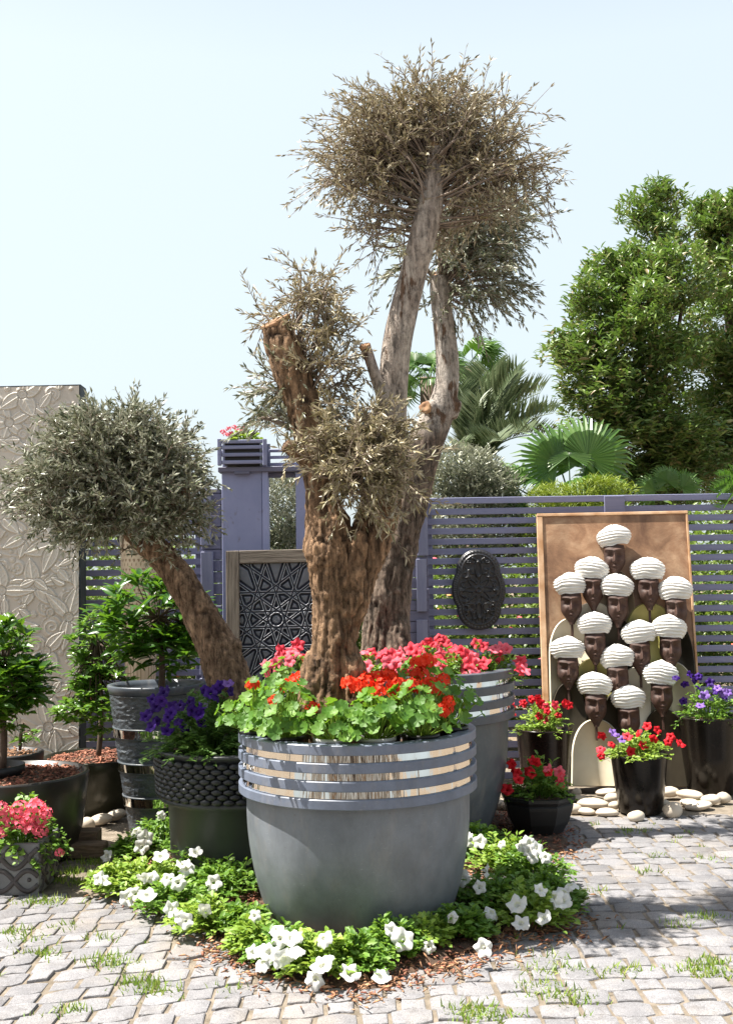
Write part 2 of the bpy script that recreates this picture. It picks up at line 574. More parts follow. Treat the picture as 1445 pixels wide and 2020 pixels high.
def board_mat():
    b = NB('ochre_brown_board')
    co = b.coord()
    n1 = b.noise(co, 3.2, 6, 0.65, 0.6)
    col = b.ramp(n1, [(0.3, (0.12, 0.055, 0.028)), (0.5, (0.31, 0.17, 0.092)), (0.70, (0.53, 0.35, 0.215))])
    e = b.ramp(b.noise(b.coord((1, 1, 1), 'Generated'), 2.3, 4, 0.6), [(0.35, 0.62), (0.6, 1.15)])
    col = b.mix(1.0, col, e, 'MULTIPLY')
    b.bump(b.noise(co, 60, 5), 0.4, 0.004)
    return b.set(Base_Color=col, Roughness=0.55)
M['board'] = board_mat()
M['board_edge'] = mat('pale_board_edge', (0.42, 0.22, 0.10), (0.68, 0.46, 0.29), 6, 0.6)
M['turban'] = mat('white_plaster_rope', (0.70, 0.67, 0.62), (0.82, 0.80, 0.76), 9, 0.75, 0.25, 50, 0.003)
M['face'] = mat('carved_brown_face', (0.024, 0.011, 0.008), (0.10, 0.046, 0.029), 9, 0.68, 0.25, 40, 0.003, stretch=(1, 1, 0.6), lo=0.3, hi=0.75)
M['robe_cream'] = mat('cream_robe', (0.60, 0.53, 0.39), (0.72, 0.65, 0.50), 4, 0.6, 0.15, 30, 0.003)
M['robe_pale'] = mat('pale_grey_robe', (0.62, 0.59, 0.49), (0.73, 0.70, 0.60), 4, 0.6, 0.15, 30, 0.003)
M['robe_tan'] = mat('tan_robe', (0.30, 0.22, 0.14), (0.42, 0.32, 0.22), 4, 0.6, 0.15, 30, 0.003)
M['robe_olive'] = mat('olive_yellow_robe', (0.34, 0.31, 0.085), (0.43, 0.39, 0.14), 4, 0.55, 0.15, 30, 0.003)
M['robe_black'] = mat('black_brown_robe', (0.018, 0.014, 0.008), (0.034, 0.027, 0.016), 4, 0.5, 0.15, 30, 0.003)
M['placket'] = mat('dark_neck_slit', (0.05, 0.02, 0.012), None, rough=0.6)
def vase_mat():
    b = NB('cream_vase')
    at_ = b.n('Attribute', attribute_name='motif')
    col = b.mix(at_.outputs['Fac'], (0.62, 0.50, 0.36), (0.22, 0.13, 0.07))
    return b.set(Base_Color=col, Roughness=0.4)
M['vase'] = vase_mat()
# bark
def bark_mat(name, dark, mid, pale1, pale2):
    b = NB(name)
    co = b.coord((1, 1, 0.28))
    n1 = b.noise(co, 22, 7, 0.7, 0.5)
    n2 = b.noise(b.coord(), 5, 5, 0.6)
    col = b.ramp(n1, [(0.32, dark), (0.6, mid), (0.85, tuple(min(1, c * 1.5) for c in mid))])
    rg = b.n('Attribute', attribute_name='ridge')
    col = b.mix(b.ramp(n2, [(0.35, 0.55), (0.6, 0.0)]), col, tuple(c * 0.55 for c in mid))
    col = b.mix(b.ramp(rg.outputs['Fac'], [(0.22, 0.9), (0.55, 0.0)]), col, tuple(c * 0.7 for c in dark))
    col = b.mix(b.ramp(rg.outputs['Fac'], [(0.62, 0.0), (0.95, 0.6)]), col, tuple(min(1, c * 1.75) for c in mid))
    pn = b.noise(b.coord((1, 1, 0.35)), 9, 6, 0.65, 0.3)
    pc = b.ramp(b.noise(b.coord((1, 1, 0.3)), 14, 5), [(0.3, pale1), (0.7, pale2)])
    pc = b.mix(b.ramp(pn, [(0.56, 0.0), (0.61, 1.0)]), pc, (0.14, 0.085, 0.055))
    at_ = b.n('Attribute', attribute_name='pale')
    col = b.mix(at_.outputs['Fac'], col, pc)
    fb = b.noise(b.coord((1, 1, 0.15)), 46, 6, 0.7, 0.4)
    fl = b.noise(b.coord((1, 1, 0.7)), 34, 6, 0.8, 0.5)
    k = b.mix(0.5, fb, fl)
    col = b.mix(1.0, col, b.ramp(k, [(0.40, 0.32), (0.5, 0.95), (0.61, 1.6)]), 'MULTIPLY')
    bw = b.n('RGBToBW'); b.l(k, bw.inputs[0])
    b.bump(bw.outputs[0], 1.0, 0.03)
    return b.set(Base_Color=col, Roughness=0.85, Specular_IOR_Level=0.25)
M['bark_brown'] = bark_mat('brown_olive_bark', (0.055, 0.032, 0.02), (0.29, 0.18, 0.105), (0.30, 0.24, 0.20), (0.46, 0.40, 0.34))
M['bark_grey'] = bark_mat('cracked_grey_bark', (0.045, 0.032, 0.024), (0.20, 0.15, 0.115), (0.30, 0.25, 0.21), (0.47, 0.42, 0.37))
M['bark_tan'] = bark_mat('tan_olive_bark', (0.10, 0.058, 0.035), (0.28, 0.185, 0.12), (0.3, 0.24, 0.2), (0.46, 0.4, 0.34))
M['cut_wood'] = mat('cut_wood', (0.20, 0.09, 0.04), (0.42, 0.25, 0.13), 9, 0.8, 0.5, 40, 0.006)
M['twig'] = mat('grey_brown_twig', (0.16, 0.115, 0.085), (0.28, 0.22, 0.175), 20, 0.8)
M['twig_dark'] = mat('dark_stem', (0.07, 0.045, 0.03), (0.12, 0.08, 0.055), 20, 0.8)
# leaves
M['olive_dry'] = leafmat('dry_olive_leaf', [(0.115, 0.105, 0.044), (0.20, 0.17, 0.078), (0.27, 0.22, 0.105), (0.37, 0.295, 0.155)], (0.38, 0.33, 0.22), 0.42, 0.14)
M['olive_gold'] = leafmat('golden_olive_leaf', [(0.15, 0.135, 0.06), (0.245, 0.21, 0.10), (0.35, 0.29, 0.155)], (0.40, 0.35, 0.24), 0.42, 0.14)
M['olive_green'] = leafmat('grey_green_olive_leaf', [(0.075, 0.095, 0.045), (0.135, 0.15, 0.078), (0.25, 0.25, 0.145)], (0.40, 0.41, 0.32), 0.36, 0.12)
M['glossy'] = leafmat('glossy_green_leaf', [(0.025, 0.075, 0.012), (0.045, 0.13, 0.018), (0.075, 0.18, 0.025)], None, 0.28, 0.3, per_object=True, tcol=(0.16, 0.33, 0.02))
M['glossy_small'] = leafmat('light_green_leaf', [(0.035, 0.09, 0.012), (0.075, 0.17, 0.025), (0.14, 0.25, 0.04)], None, 0.3, 0.3, tcol=(0.19, 0.35, 0.03))
M['citrus'] = leafmat('citrus_leaf', [(0.022, 0.07, 0.01), (0.05, 0.13, 0.018), (0.11, 0.20, 0.025)], None, 0.28, 0.3, tcol=(0.17, 0.33, 0.02))
M['geranium'] = leafmat('geranium_leaf', [(0.05, 0.14, 0.012), (0.085, 0.20, 0.018), (0.14, 0.27, 0.026)], None, 0.55, 0.33, per_object=True, tcol=(0.24, 0.44, 0.03))
M['petunia_leaf'] = leafmat('petunia_leaf', [(0.07, 0.165, 0.018), (0.12, 0.24, 0.028), (0.19, 0.32, 0.04)], None, 0.5, 0.32, tcol=(0.25, 0.42, 0.04))
M['petunia_lime'] = leafmat('lime_petunia_leaf', [(0.14, 0.25, 0.03), (0.22, 0.35, 0.045), (0.32, 0.43, 0.07)], None, 0.5, 0.32, tcol=(0.36, 0.5, 0.06))
M['petunia_dark'] = leafmat('dark_petunia_leaf', [(0.05, 0.12, 0.02), (0.09, 0.18, 0.03), (0.14, 0.25, 0.045)], None, 0.5, 0.3, tcol=(0.14, 0.28, 0.04))
M['tree_leaf'] = leafmat('broad_tree_leaf', [(0.07, 0.125, 0.04), (0.135, 0.21, 0.062), (0.23, 0.31, 0.095), (0.27, 0.19, 0.11)], None, 0.33, 0.22, tcol=(0.14, 0.26, 0.03))
M['palm_leaf'] = leafmat('fan_palm_leaf', [(0.05, 0.115, 0.02), (0.075, 0.155, 0.03), (0.12, 0.20, 0.05)], None, 0.35, 0.25, tcol=(0.14, 0.30, 0.03))
M['date_leaf'] = leafmat('date_palm_leaf', [(0.11, 0.155, 0.075), (0.175, 0.225, 0.115), (0.26, 0.30, 0.175)], None, 0.4, 0.18)
M['bush_leaf'] = leafmat('hedge_leaf', [(0.06, 0.10, 0.025), (0.11, 0.17, 0.035), (0.18, 0.24, 0.055)], None, 0.4, 0.25, tcol=(0.25, 0.38, 0.05))
M['fern'] = leafmat('yellow_green_frond', [(0.16, 0.23, 0.02), (0.24, 0.31, 0.03), (0.30, 0.37, 0.05)], None, 0.5, 0.3)
M['grass'] = leafmat('grass_blade', [(0.12, 0.22, 0.02), (0.22, 0.34, 0.04), (0.36, 0.40, 0.10)], None, 0.5, 0.3)
# petals
M['white'] = petalmat('white_petal', (0.78, 0.78, 0.75), (0.62, 0.66, 0.22), 0.006, 0.016, 0.3, 0.04)
M['red'] = petalmat('red_petal', (0.62, 0.012, 0.022), (0.20, 0.004, 0.01), 0.004, 0.014)
M['pink_red'] = petalmat('pink_red_petal', (0.72, 0.055, 0.085), (0.42, 0.01, 0.03), 0.004, 0.016, amt=0.2)
M['pink_pale'] = petalmat('bright_pink_petal', (0.80, 0.15, 0.20), (0.6, 0.04, 0.09), 0.004, 0.016, amt=0.15)
M['purple'] = petalmat('purple_petal', (0.038, 0.008, 0.15), (0.014, 0.002, 0.05), 0.004, 0.014, amt=0.3)
M['violet'] = petalmat('pale_violet_petal', (0.22, 0.12, 0.42), (0.08, 0.02, 0.22), 0.004, 0.014, amt=0.2)
M['scarlet'] = petalmat('scarlet_petal', (0.85, 0.055, 0.016), None, amt=0.12)
M['pink'] = petalmat('pink_floret', (0.80, 0.14, 0.20), None, amt=0.2)

# ------------------------------------------------------------------ ground and paving
def sheet(name, x0, x1, y0, y1, z, m, n=2):
    V, Fs = grid(n, n, lambda u, v: (x0 + (x1 - x0) * u, y0 + (y1 - y0) * v, 0 * u + z))
    return tag(obj(name, (V, Fs), m), kind='structure')

sheet('ground', -250, 250, -200, 400, -0.045, M['earth'])

BED = [(-0.06, 5.12, 0.70), (0.40, 5.35, 0.48), (-0.70, 5.95, 0.62), (-0.92, 5.68, 0.29), (0.35, 6.75, 0.85), (0.72, 5.12, 0.22), (-0.10, 4.56, 0.30)]
def bed_d(x, y):
    d = None
    for cx, cy, r in BED:
        k = np.hypot(x - cx, y - cy) - r
        d = k if d is None else np.minimum(d, k)
    q = np.stack([x * 6, y * 6, 0 * x], -1)
    return d + 0.05 * vn(q, 4) + 0.025 * vn(q * 3, 5)

def bend(x):
    return np.where(x < 1.0, -0.055 * (x - 1.0) ** 2, 0.0)

sheet('paving_sand', -7, 7, -9, 9.6, -0.0075, M['sand'])
pav = thing('paving', None, None, (0, 0, 0))
pav['kind'] = 'structure'
def paver_geo(x0, x1, j, sh, p, h, A, gap, rs):
    n = 5
    s = np.linspace(x0 + gap, x1 - gap, n)
    top = (j + 1) * h + A * np.cos(2 * PI * (s - sh) / p) - gap
    bot = j * h - A * np.cos(2 * PI * (s - sh) / p) + gap
    P = np.concatenate([np.stack([s, bot], 1), np.stack([s[::-1], top[::-1]], 1)])
    c = P.mean(0)
    for i in (0, 4, 5, 9):                       # knocked-off corners
        P[i] = c + (P[i] - c) * rs.uniform(0.89, 0.95)
    P = P + rs.normal(0, 0.003, P.shape)
    P[:, 1] += bend(P[:, 0]); c = P.mean(0)
    z = rs.normal(0, 0.0022)
    tx, ty = rs.normal(0, 0.018, 2)
    def ring(k, zz):
        q = c + (P - c) * k
        return np.column_stack([q, zz + z + (q[:, 0] - c[0]) * tx + (q[:, 1] - c[1]) * ty])
    m = len(P)
    V = np.concatenate([ring(1.0, -0.04), ring(1.0, -0.007), ring(0.965, -0.0015), ring(0.87, 0.001), [[c[0], c[1], 0.0015 + z]]])
    k = np.arange(m); k2 = (k + 1) % m
    q = np.concatenate([np.stack([r * m + k, r * m + k2, (r + 1) * m + k2, (r + 1) * m + k], 1) for r in range(3)])
    t = np.stack([3 * m + k, 3 * m + k2, np.full(m, 4 * m)], 1)
    return V, [q, t], c
prs = np.random.default_rng(3)
cells = []
p_, h_, A_ = 0.275, 0.122, 0.013
joint_pts = []
for j in range(-26, 76):
    sh = (j % 2) * p_ / 2 + 0.015 * math.sin(j * 2.1)
    for k in range(-15, 16):
        wB = 0.165 + prs.normal(0, 0.006)
        for a, bnd in ((sh + k * p_ - wB / 2, sh + k * p_ + wB / 2), (sh + k * p_ + wB / 2, sh + (k + 1) * p_ - wB / 2)):
            cx = (a + bnd) / 2
            cy = (j + 0.5) * h_ + float(bend(np.array(cx)))
            if cx > 3.4 or cx < -3.2 or cy < -3.0:
                continue
            far = 7.32 if cx > 0.55 else (5.72 + 0.05 * math.sin(cx * 9) if cx < -0.6 else 5.6)
            if cy > far or bed_d(np.array(cx), np.array(cy)) < -0.06:
                continue
            g = paver_geo(a, bnd, j, sh, p_, h_, A_, 0.0030, prs)
            cells.append(g)
            joint_pts.append((a, j * h_ + float(bend(np.array(a)))))
cen = np.array([[c[2][0], c[2][1], 0.0] for c in cells])
px = topx(cen)
inside = (px[:, 0] > -10) & (px[:, 0] < 1455) & (px[:, 1] < 2030)
blocked = (px[:, 0] > 470) & (px[:, 0] < 930) & (px[:, 1] < 1800)
order = sorted(range(len(cells)), key=lambda i: (not (inside[i] and not blocked[i]), cen[i][1]))
rest = []
for n_, i in enumerate(order):
    V, Fs, c = cells[i]
    if n_ < 300 and inside[i]:
        obj('paver', (V - [c[0], c[1], 0], Fs), M['paver'], pav, loc=(c[0], c[1], 0), sharp=24)
    else:
        rest.append((V, Fs))
if rest:
    V, Fs = join(rest)
    obj('pavers_beyond', (V, Fs), M['paver'], pav, stuff=True, sharp=24)

yw = thing('added_wall', None, None, (0, -4.6, 0)); yw['kind'] = 'structure'  # added unseen wall: feeds the steel reflections, cuts skylight from the front
obj('wall', box(-9, 9, -0.2, 0.0, 0, 5.4), M['added_plaster'], yw, False)
yrs = np.random.default_rng(2)
for k in range(-5, 6):
    obj('added_pier', box(k * 1.35 - 0.22, k * 1.35 + 0.22, 0.002, 0.18, 0, 5.2, 0.01), M['added_plaster'], yw, False)
    obj('added_door', box(k * 1.35 + 0.34, k * 1.35 + 1.02, 0.002, 0.04, 0, 2.2, 0.005), M[('added_wood', 'added_white', 'added_brown')[k % 3]], yw, False)

# soil bed round the planters
xs, ys = np.linspace(-1.75, 1.5, 150), np.linspace(3.95, 7.7, 160)
gx, gy = np.meshgrid(xs, ys)
d = bed_d(gx, gy)
hz = -0.04 + 0.062 * sstep(0.03, -0.10, d) + 0.008 * vn(np.stack([gx * 25, gy * 25, 0 * gx], -1), 9)
V = np.stack([gx.ravel(), gy.ravel(), hz.ravel()], 1)
i, j = np.meshgrid(np.arange(149), np.arange(159))
a = (j * 150 + i).ravel()
tag(obj('planting_bed', (V, [np.stack([a, a + 1, a + 151, a + 150], 1)]), M['soil']), kind='structure')
CHIP = ([(0, -0.5, 0), (1, -0.3, 0.05), (0.9, 0.5, 0.02), (0.1, 0.4, 0.06), (0.5, 0, 0.22)], [[0, 1, 4], [1, 2, 4], [2, 3, 4], [3, 0, 4], [3, 2, 1, 0]])
def chips(n, fn, L=(0.015, 0.045), seed=1, W=(0.005, 0.014)):
    rs = np.random.default_rng(seed)
    pos = fn(n, rs)
    n = len(pos)
    a = rs.uniform(0, 2 * PI, n)
    dr = np.stack([np.cos(a), np.sin(a), rs.normal(0, 0.25, n)], 1)
    return scatter(CHIP, pos, frames(dr), rs.uniform(*L, n), rs.uniform(*W, n))
def bedpts(n, rs):
    x, y = rs.uniform(-1.7, 1.4, n * 4), rs.uniform(4.0, 7.6, n * 4)
    d = bed_d(x, y)
    k = (d < 0.05 + 0.05 * rs.random(len(d)))
    x, y, d = x[k][:n], y[k][:n], d[k][:n]
    return np.stack([x, y, np.maximum(-0.04 + 0.062 * sstep(0.03, -0.10, d), 0.0) + 0.006], 1)
tag(obj('bark_mulch', chips(5200, bedpts), M['chip']), kind='stuff')
def strawpts(n, rs):
    x, y = rs.uniform(-1.7, 1.6, n * 6), rs.uniform(3.9, 6.4, n * 6)
    d = bed_d(x, y)
    k = (d > -0.1) & (d < 0.22 * rs.random(len(d)))
    return np.stack([x[k][:n], y[k][:n], np.full(min(n, k.sum()), 0.012)], 1)
tag(obj('straw_litter', chips(1900, strawpts, (0.012, 0.06), 2, (0.0025, 0.006)), M['straw']), kind='stuff')

# grass in the joints
def grass_blades():
    rs = np.random.default_rng(8)
    jp = np.array(joint_pts)
    tufts = []
    sel = rs.permutation(len(jp))[:260]
    for k in sel:
        tufts.append((jp[k, 0], jp[k, 1], int(rs.integers(3, 10)), rs.uniform(0.02, 0.05), 0.02))
    patches = [(80, 1880, 30), (60, 1855, 14), (205, 1893, 40), (235, 1905, 30), (270, 1935, 40), (285, 1950, 26), (165, 1740, 40), (140, 1720, 40), (110, 1735, 30), (60, 1780, 30), (40, 1840, 18),
               (1395, 1900, 50), (1410, 1920, 40), (1370, 1915, 30), (1080, 1890, 16), (1110, 1912, 20), (1055, 1915, 16), (1390, 1810, 26), (1345, 1825, 20), (1395, 1695, 16), (1150, 1975, 22), (1100, 1965, 30), (1060, 1945, 24),
               (1180, 1918, 16), (1240, 1915, 16), (930, 1990, 24), (950, 2000, 30), (915, 2005, 20), (140, 1995, 20), (330, 1960, 12), (130, 1830, 12), (200, 1850, 14), (1240, 1640, 30), (1420, 1570, 40), (1380, 1580, 24),
               (990, 2005, 14), (1280, 1720, 10), (1160, 1760, 14), (1290, 1690, 12), (470, 1950, 8), (20, 1840, 14), (100, 1780, 30), (180, 1700, 30), (210, 1720, 30), (140, 1690, 30)]
    for x, y, n in patches:
        g = onz(x, y, 0.0)
        tufts.append((g[0], g[1], int(n * 3.0), 0.040, 0.05))
    pos, dr, L = [], [], []
    for x, y, n, h, sp in tufts:
        if bed_d(np.array(x), np.array(y)) < -0.05:
            continue
        for _ in range(n):
            a = rs.uniform(0, 2 * PI)
            pos.append((x + rs.normal(0, sp), y + rs.normal(0, sp * 0.7), -0.012))
            t = rs.uniform(0.05, 1.1)
            dr.append((math.cos(a) * t, math.sin(a) * t, 1.0))
            L.append(h * rs.uniform(0.5, 1.35))
    BL = ([(0, 0.5, 0), (0, -0.5, 0), (0.55, 0.35, 0.06), (0.55, -0.35, 0.06), (1, 0, 0.24)], [[0, 1, 3, 2], [2, 3, 4]])
    pos = np.array(pos); L = np.array(L)
    side = rs.normal(0, 1, (len(pos), 3))
    return scatter(BL, pos, frames(np.array(dr), side), L, 0.0075)
tag(obj('joint_grass', grass_blades(), M['grass']), kind='stuff')

# ------------------------------------------------------------------ fences and portal
FY = 8.7
def zat(py, Y, pxx=722.5):
    return at(pxx, py, Y)[2]
def xat(px_, Y, py=1200):
    return at(px_, py, Y)[0]
def slat_fence(label, x0, x1, Y, ztop, pitch, hgt, n, posts, extra=None):
    t = thing('slat_fence', label, 'fence', ((x0 + x1) / 2, Y, 0))
    L = x1 - x0
    me = [mesh('slat', *box(-L / 2, L / 2, -0.011, 0.011, -hgt / 2, hgt / 2, 0.003), M['slat'], False) for _ in range(1)][0]
    rs = np.random.default_rng(int(abs(x0) * 100))
    for k in range(n):
        z = ztop - hgt / 2 - k * pitch
        if z < 0.02:
            break
        link('slat', me, t, (0, rs.normal(0, 0.0015), z + rs.normal(0, 0.0025)), (0, rs.normal(0, 0.0008), 0))
    for q in posts:
        obj('post', box(q - 0.035 - t.location.x, q + 0.035 - t.location.x, 0.014, 0.085, -0.04, ztop - 0.015, 0.004), M['plank'], t, False)
    return t
ztop = zat(981, FY, 1000)
fr = slat_fence('long lilac slatted fence behind the panel of turbaned heads', xat(838, FY), xat(1600, FY), FY, ztop, 0.0822, 0.051, 30, [xat(842, FY) + 0.02, xat(1215, FY), xat(1560, FY)])
obj('splice_board', box(xat(1196, FY) - fr.location.x, xat(1236, FY) - fr.location.x, -0.03, -0.013, ztop - 0.14, ztop - 0.003, 0.003), M['slat'], fr, False)
slat_fence('shorter lilac slatted fence behind the leaning olive and cream vase', xat(-560, FY), xat(402, FY), FY, zat(985, FY, 300), 0.0815, 0.051, 30, [xat(-540, FY), xat(-230, FY), xat(75, FY), xat(396, FY) - 0.01])

# stacked-board pillars on either side of the portal
def pillar(label, xa, xb, planks, Y, zt):
    t = thing('board_pillar', label, 'pillar', ((xa + xb) / 2, Y, 0))
    z = 0.0
    rs = np.random.default_rng(int(abs(xa * 50)))
    hw = (xb - xa) / 2
    while z < zt - 0.03:
        h = min(0.088 + rs.uniform(-0.004, 0.006), zt - z)
        dx = rs.normal(0, 0.003)
        obj('board', box(-hw + dx, hw + dx, -0.06 + rs.normal(0, 0.003), 0.08, z + 0.002, z + h - 0.002, 0.004), M['plank_h'], t, False)
        z += h
    for (xl, xr, yt, yb) in planks:
        x0, x1 = xat(xl, Y, (yt + yb) / 2) - t.location.x, xat(xr, Y, (yt + yb) / 2) - t.location.x
        z1, z0 = zat(yt, Y, xl), max(0.01, zat(yb, Y, xl))
        o = obj('plank', box(x0 - (x0 + x1) / 2, (x1 - x0) / 2, -0.09, -0.066, z0 - (z0 + z1) / 2, (z1 - z0) / 2, 0.004), M['plank'], t, False, loc=((x0 + x1) / 2, 0, (z0 + z1) / 2))
        o.rotation_euler[1] = rs.normal(0, 0.006)
    return t
PY = 8.62
pillar('pillar of stacked lilac boards beside the leaning olive trunk', xat(401, PY), xat(439, PY), [(399, 420, 975, 1077), (400, 424, 1089, 1203), (398, 423, 1206, 1330), (398, 423, 1336, 1500)], PY, zat(965, PY, 420))
pillar('pillar of stacked lilac boards beside the oval iron plaque', xat(797, PY), xat(845, PY), [(821, 842, 1005, 1097), (820, 840, 1103, 1206), (821, 843, 1222, 1330), (821, 843, 1336, 1500)], PY, zat(985, PY, 820))

# portal: two flat uprights, a beam and a slatted planter box on top
pt = thing('portal', 'lilac plank portal with slatted planter box on top behind the big olive', 'portal', (xat(560, 8.5), 8.5, 0))
ox = pt.location.x
def pbox(name, xl, xr, y0, y1, yt, yb, m, py=950, b=0.004, Y=8.5):
    z1 = zat(yt, Y, (xl + xr) / 2)
    z0 = 0.0 if yb is None else zat(yb, Y, (xl + xr) / 2)
    return obj(name, box(xat(xl, Y, py) - ox, xat(xr, Y, py) - ox, y0, y1, z0, z1, b), m, pt, False)
pbox('upright', 438, 517, -0.02, 0.02, 931, None, M['panel_paint'])
pbox('upright_edge', 517.5, 529, -0.028, 0.10, 931, None, M['panel_paint'])
pbox('upright', 583, 668, -0.02, 0.02, 931, None, M['panel_paint'])
pbox('lintel', 529, 582, 0.03, 0.07, 932, 941, M['plank_h'])
pbox('beam', 432, 690, -0.06, 0.08, 921, 931, M['plank_h'])
pbox('bracket', 464, 494, -0.07, -0.021, 931.5, 937, M['plank_h'])
for k, yt in enumerate((871, 882, 896.5, 911)):
    pbox('box_slat', 441, 521, -0.115, -0.095, yt, yt + 7, M['slat'])
    pbox('box_slat', 426 if k == 1 else 441, 521, 0.20, 0.22, yt, yt + 7, M['slat'])
for xl in (433, 521.5):
    for y0 in (-0.12, 0.18):
        pbox('corner_post', xl, xl + 7.5, y0, y0 + 0.045, 869, 921, M['slat'])
for k, yt in enumerate((884, 897, 911)):
    pbox('rail', 530, 690, 0.03, 0.05, yt, yt + 6, M['slat'])
pbox('rail_post', 568, 573, 0.0, 0.028, 905, 921, M['slat'])
pbox('liner', 446, 515, -0.08, 0.15, 874, 920, M['nursery_black'])

# ------------------------------------------------------------------ relief fields
def relief(name, W, H, nx, nz, fn, m, parent, attr=None, y=0.0, x0=None, z0=0.0, mask=None):
    if x0 is None: x0 = -W / 2
    x, z = np.meshgrid(np.linspace(0, W, nx), np.linspace(0, H, nz))
    h = fn(x, z)
    hh = h[0] if isinstance(h, tuple) else h
    V = np.stack([(x + x0).ravel(), (y - hh).ravel(), (z + z0).ravel()], 1)
    i, j = np.meshgrid(np.arange(nx - 1), np.arange(nz - 1))
    a = (j * nx + i).ravel()
    q = np.stack([a, a + 1, a + nx + 1, a + nx], 1)
    if mask is not None:
        k = mask(x, z).ravel()
        q = q[k[q].all(1)]
    o = obj(name, (V, [q]), m, parent)
    if isinstance(h, tuple):
        at_ = o.data.attributes.new(attr, 'FLOAT', 'POINT')
        at_.data.foreach_set('value', h[1].ravel().astype(np.float32))
    return o

def leaf_relief(x, z):
    rs = np.random.default_rng(21)
    H = 0.0 * x
    W_, Hh = x.max(), z.max()
    def leaf(cx, cz, ang, L, Wd):
        c, s = math.cos(ang), math.sin(ang)
        u = ((x - cx) * c + (z - cz) * s) / L
        v = (-(x - cx) * s + (z - cz) * c)
        ok = (u > 0) & (u < 1)
        uu = np.clip(u, 0, 1)
        hw = Wd * np.sin(PI * uu ** 0.75) ** 0.85
        e = np.abs(v) / np.maximum(hw, 1e-4)
        ins = ok & (e < 1)
        h = 0.012 + 0.006 * (1 - e)
        rim = np.exp(-((np.abs(v) - hw + 0.007) / 0.0055) ** 2) * 0.011
        mid = np.exp(-(v / 0.006) ** 2) * 0.010
        vein = np.maximum(0, np.cos((uu * L - np.abs(v) * 0.9) * 2 * PI / 0.045)) ** 6 * 0.006
        H[ins] = (h + np.maximum(np.maximum(rim, mid), vein))[ins]
        H[(ok & (e < 1.25) & ~ins)] *= 0.3
    def disc(cx, cz, r, rings=2):
        d = np.hypot(x - cx, z - cz)
        ins = d < r
        h = 0.010 + 0.011 * np.maximum(0, np.cos(d / r * PI * rings * 1.0)) ** 2
        H[ins] = h[ins]
        H[(d >= r) & (d < r + 0.008)] *= 0.2
    def spiral(cx, cz, r, turns=1.7, s=1, ph=0):
        dx, dz = x - cx, z - cz
        d = np.hypot(dx, dz)
        a = (np.arctan2(dz, dx) * s + ph) / (2 * PI)
        k = (d / r * turns - a) % 1.0
        ins = d < r
        h = 0.008 + 0.013 * np.exp(-((k - 0.5) / 0.16) ** 2)
        H[ins] = h[ins]
    # winding stems with berries
    for k in range(9):
        zc = Hh * (k + 0.5) / 9
        xx = np.linspace(0, W_, 60)
        ph = rs.uniform(0, 6)
        zz = zc + 0.09 * np.sin(xx * 7 + ph) + 0.2 * (xx - W_ / 2) * rs.uniform(-1, 1)
        d = np.min(np.hypot(x[..., None] - xx[::3], (z[..., None] - zz[::3]) * 0.9), -1) if False else np.abs(z - np.interp(x, xx, zz))
        H[:] = np.maximum(H, 0.012 * np.exp(-(d / 0.009) ** 2))
    for _ in range(90):
        spiral(rs.uniform(0, W_), rs.uniform(0, Hh), rs.uniform(0.045, 0.085), rs.uniform(1.5, 2.5), rs.choice([-1, 1]), rs.uniform(0, 6))
    for _ in range(420):
        disc(rs.uniform(0, W_), rs.uniform(0, Hh), rs.uniform(0.012, 0.026), 1)
    fl = []
    tries = 0
    while len(fl) < 44 and tries < 3000:
        tries += 1
        c = (rs.uniform(0.05, W_ - 0.05), rs.uniform(0.05, Hh - 0.05))
        if all(math.hypot(c[0] - f[0], c[1] - f[1]) > 0.235 for f in fl):
            fl.append(c)
    for cx, cz in fl:
        n = int(rs.integers(4, 7)); a0 = rs.uniform(0, 6)
        for q in range(n):
            if rs.random() < 0.12: continue
            leaf(cx, cz, a0 + q * 2 * PI / n + rs.normal(0, 0.12), rs.uniform(0.16, 0.27), rs.uniform(0.042, 0.066))
        disc(cx, cz, 0.032, 2)
    for _ in range(44):
        leaf(rs.uniform(0, W_), rs.uniform(0, Hh), rs.uniform(0, 6.3), rs.uniform(0.10, 0.17), rs.uniform(0.025, 0.04))
    for _ in range(20):
        disc(rs.uniform(0, W_), rs.uniform(0, Hh), rs.uniform(0.03, 0.05), 3)
    return H * 0.62, np.clip(H / 0.024, 0, 1) ** 2

LY = 8.15
lx1 = xat(160, LY, 1100)
lz = zat(757, LY, 100)
lp = thing('leaf_relief_panel', 'tall champagne panel carved in leaf and spiral relief at the fence end', 'relief panel', (lx1 - 0.5, LY, 0), rot=(math.radians(-1.0), math.radians(-0.4), 0))
relief('carved_face', 0.98, lz - 0.02, 220, 680, leaf_relief, M['relief'], lp, 'relief', 0.0, -0.49, 0.01)
obj('board', box(-0.5, 0.5, 0.004, 0.17, 0, lz), M['teal_side'], lp, False)

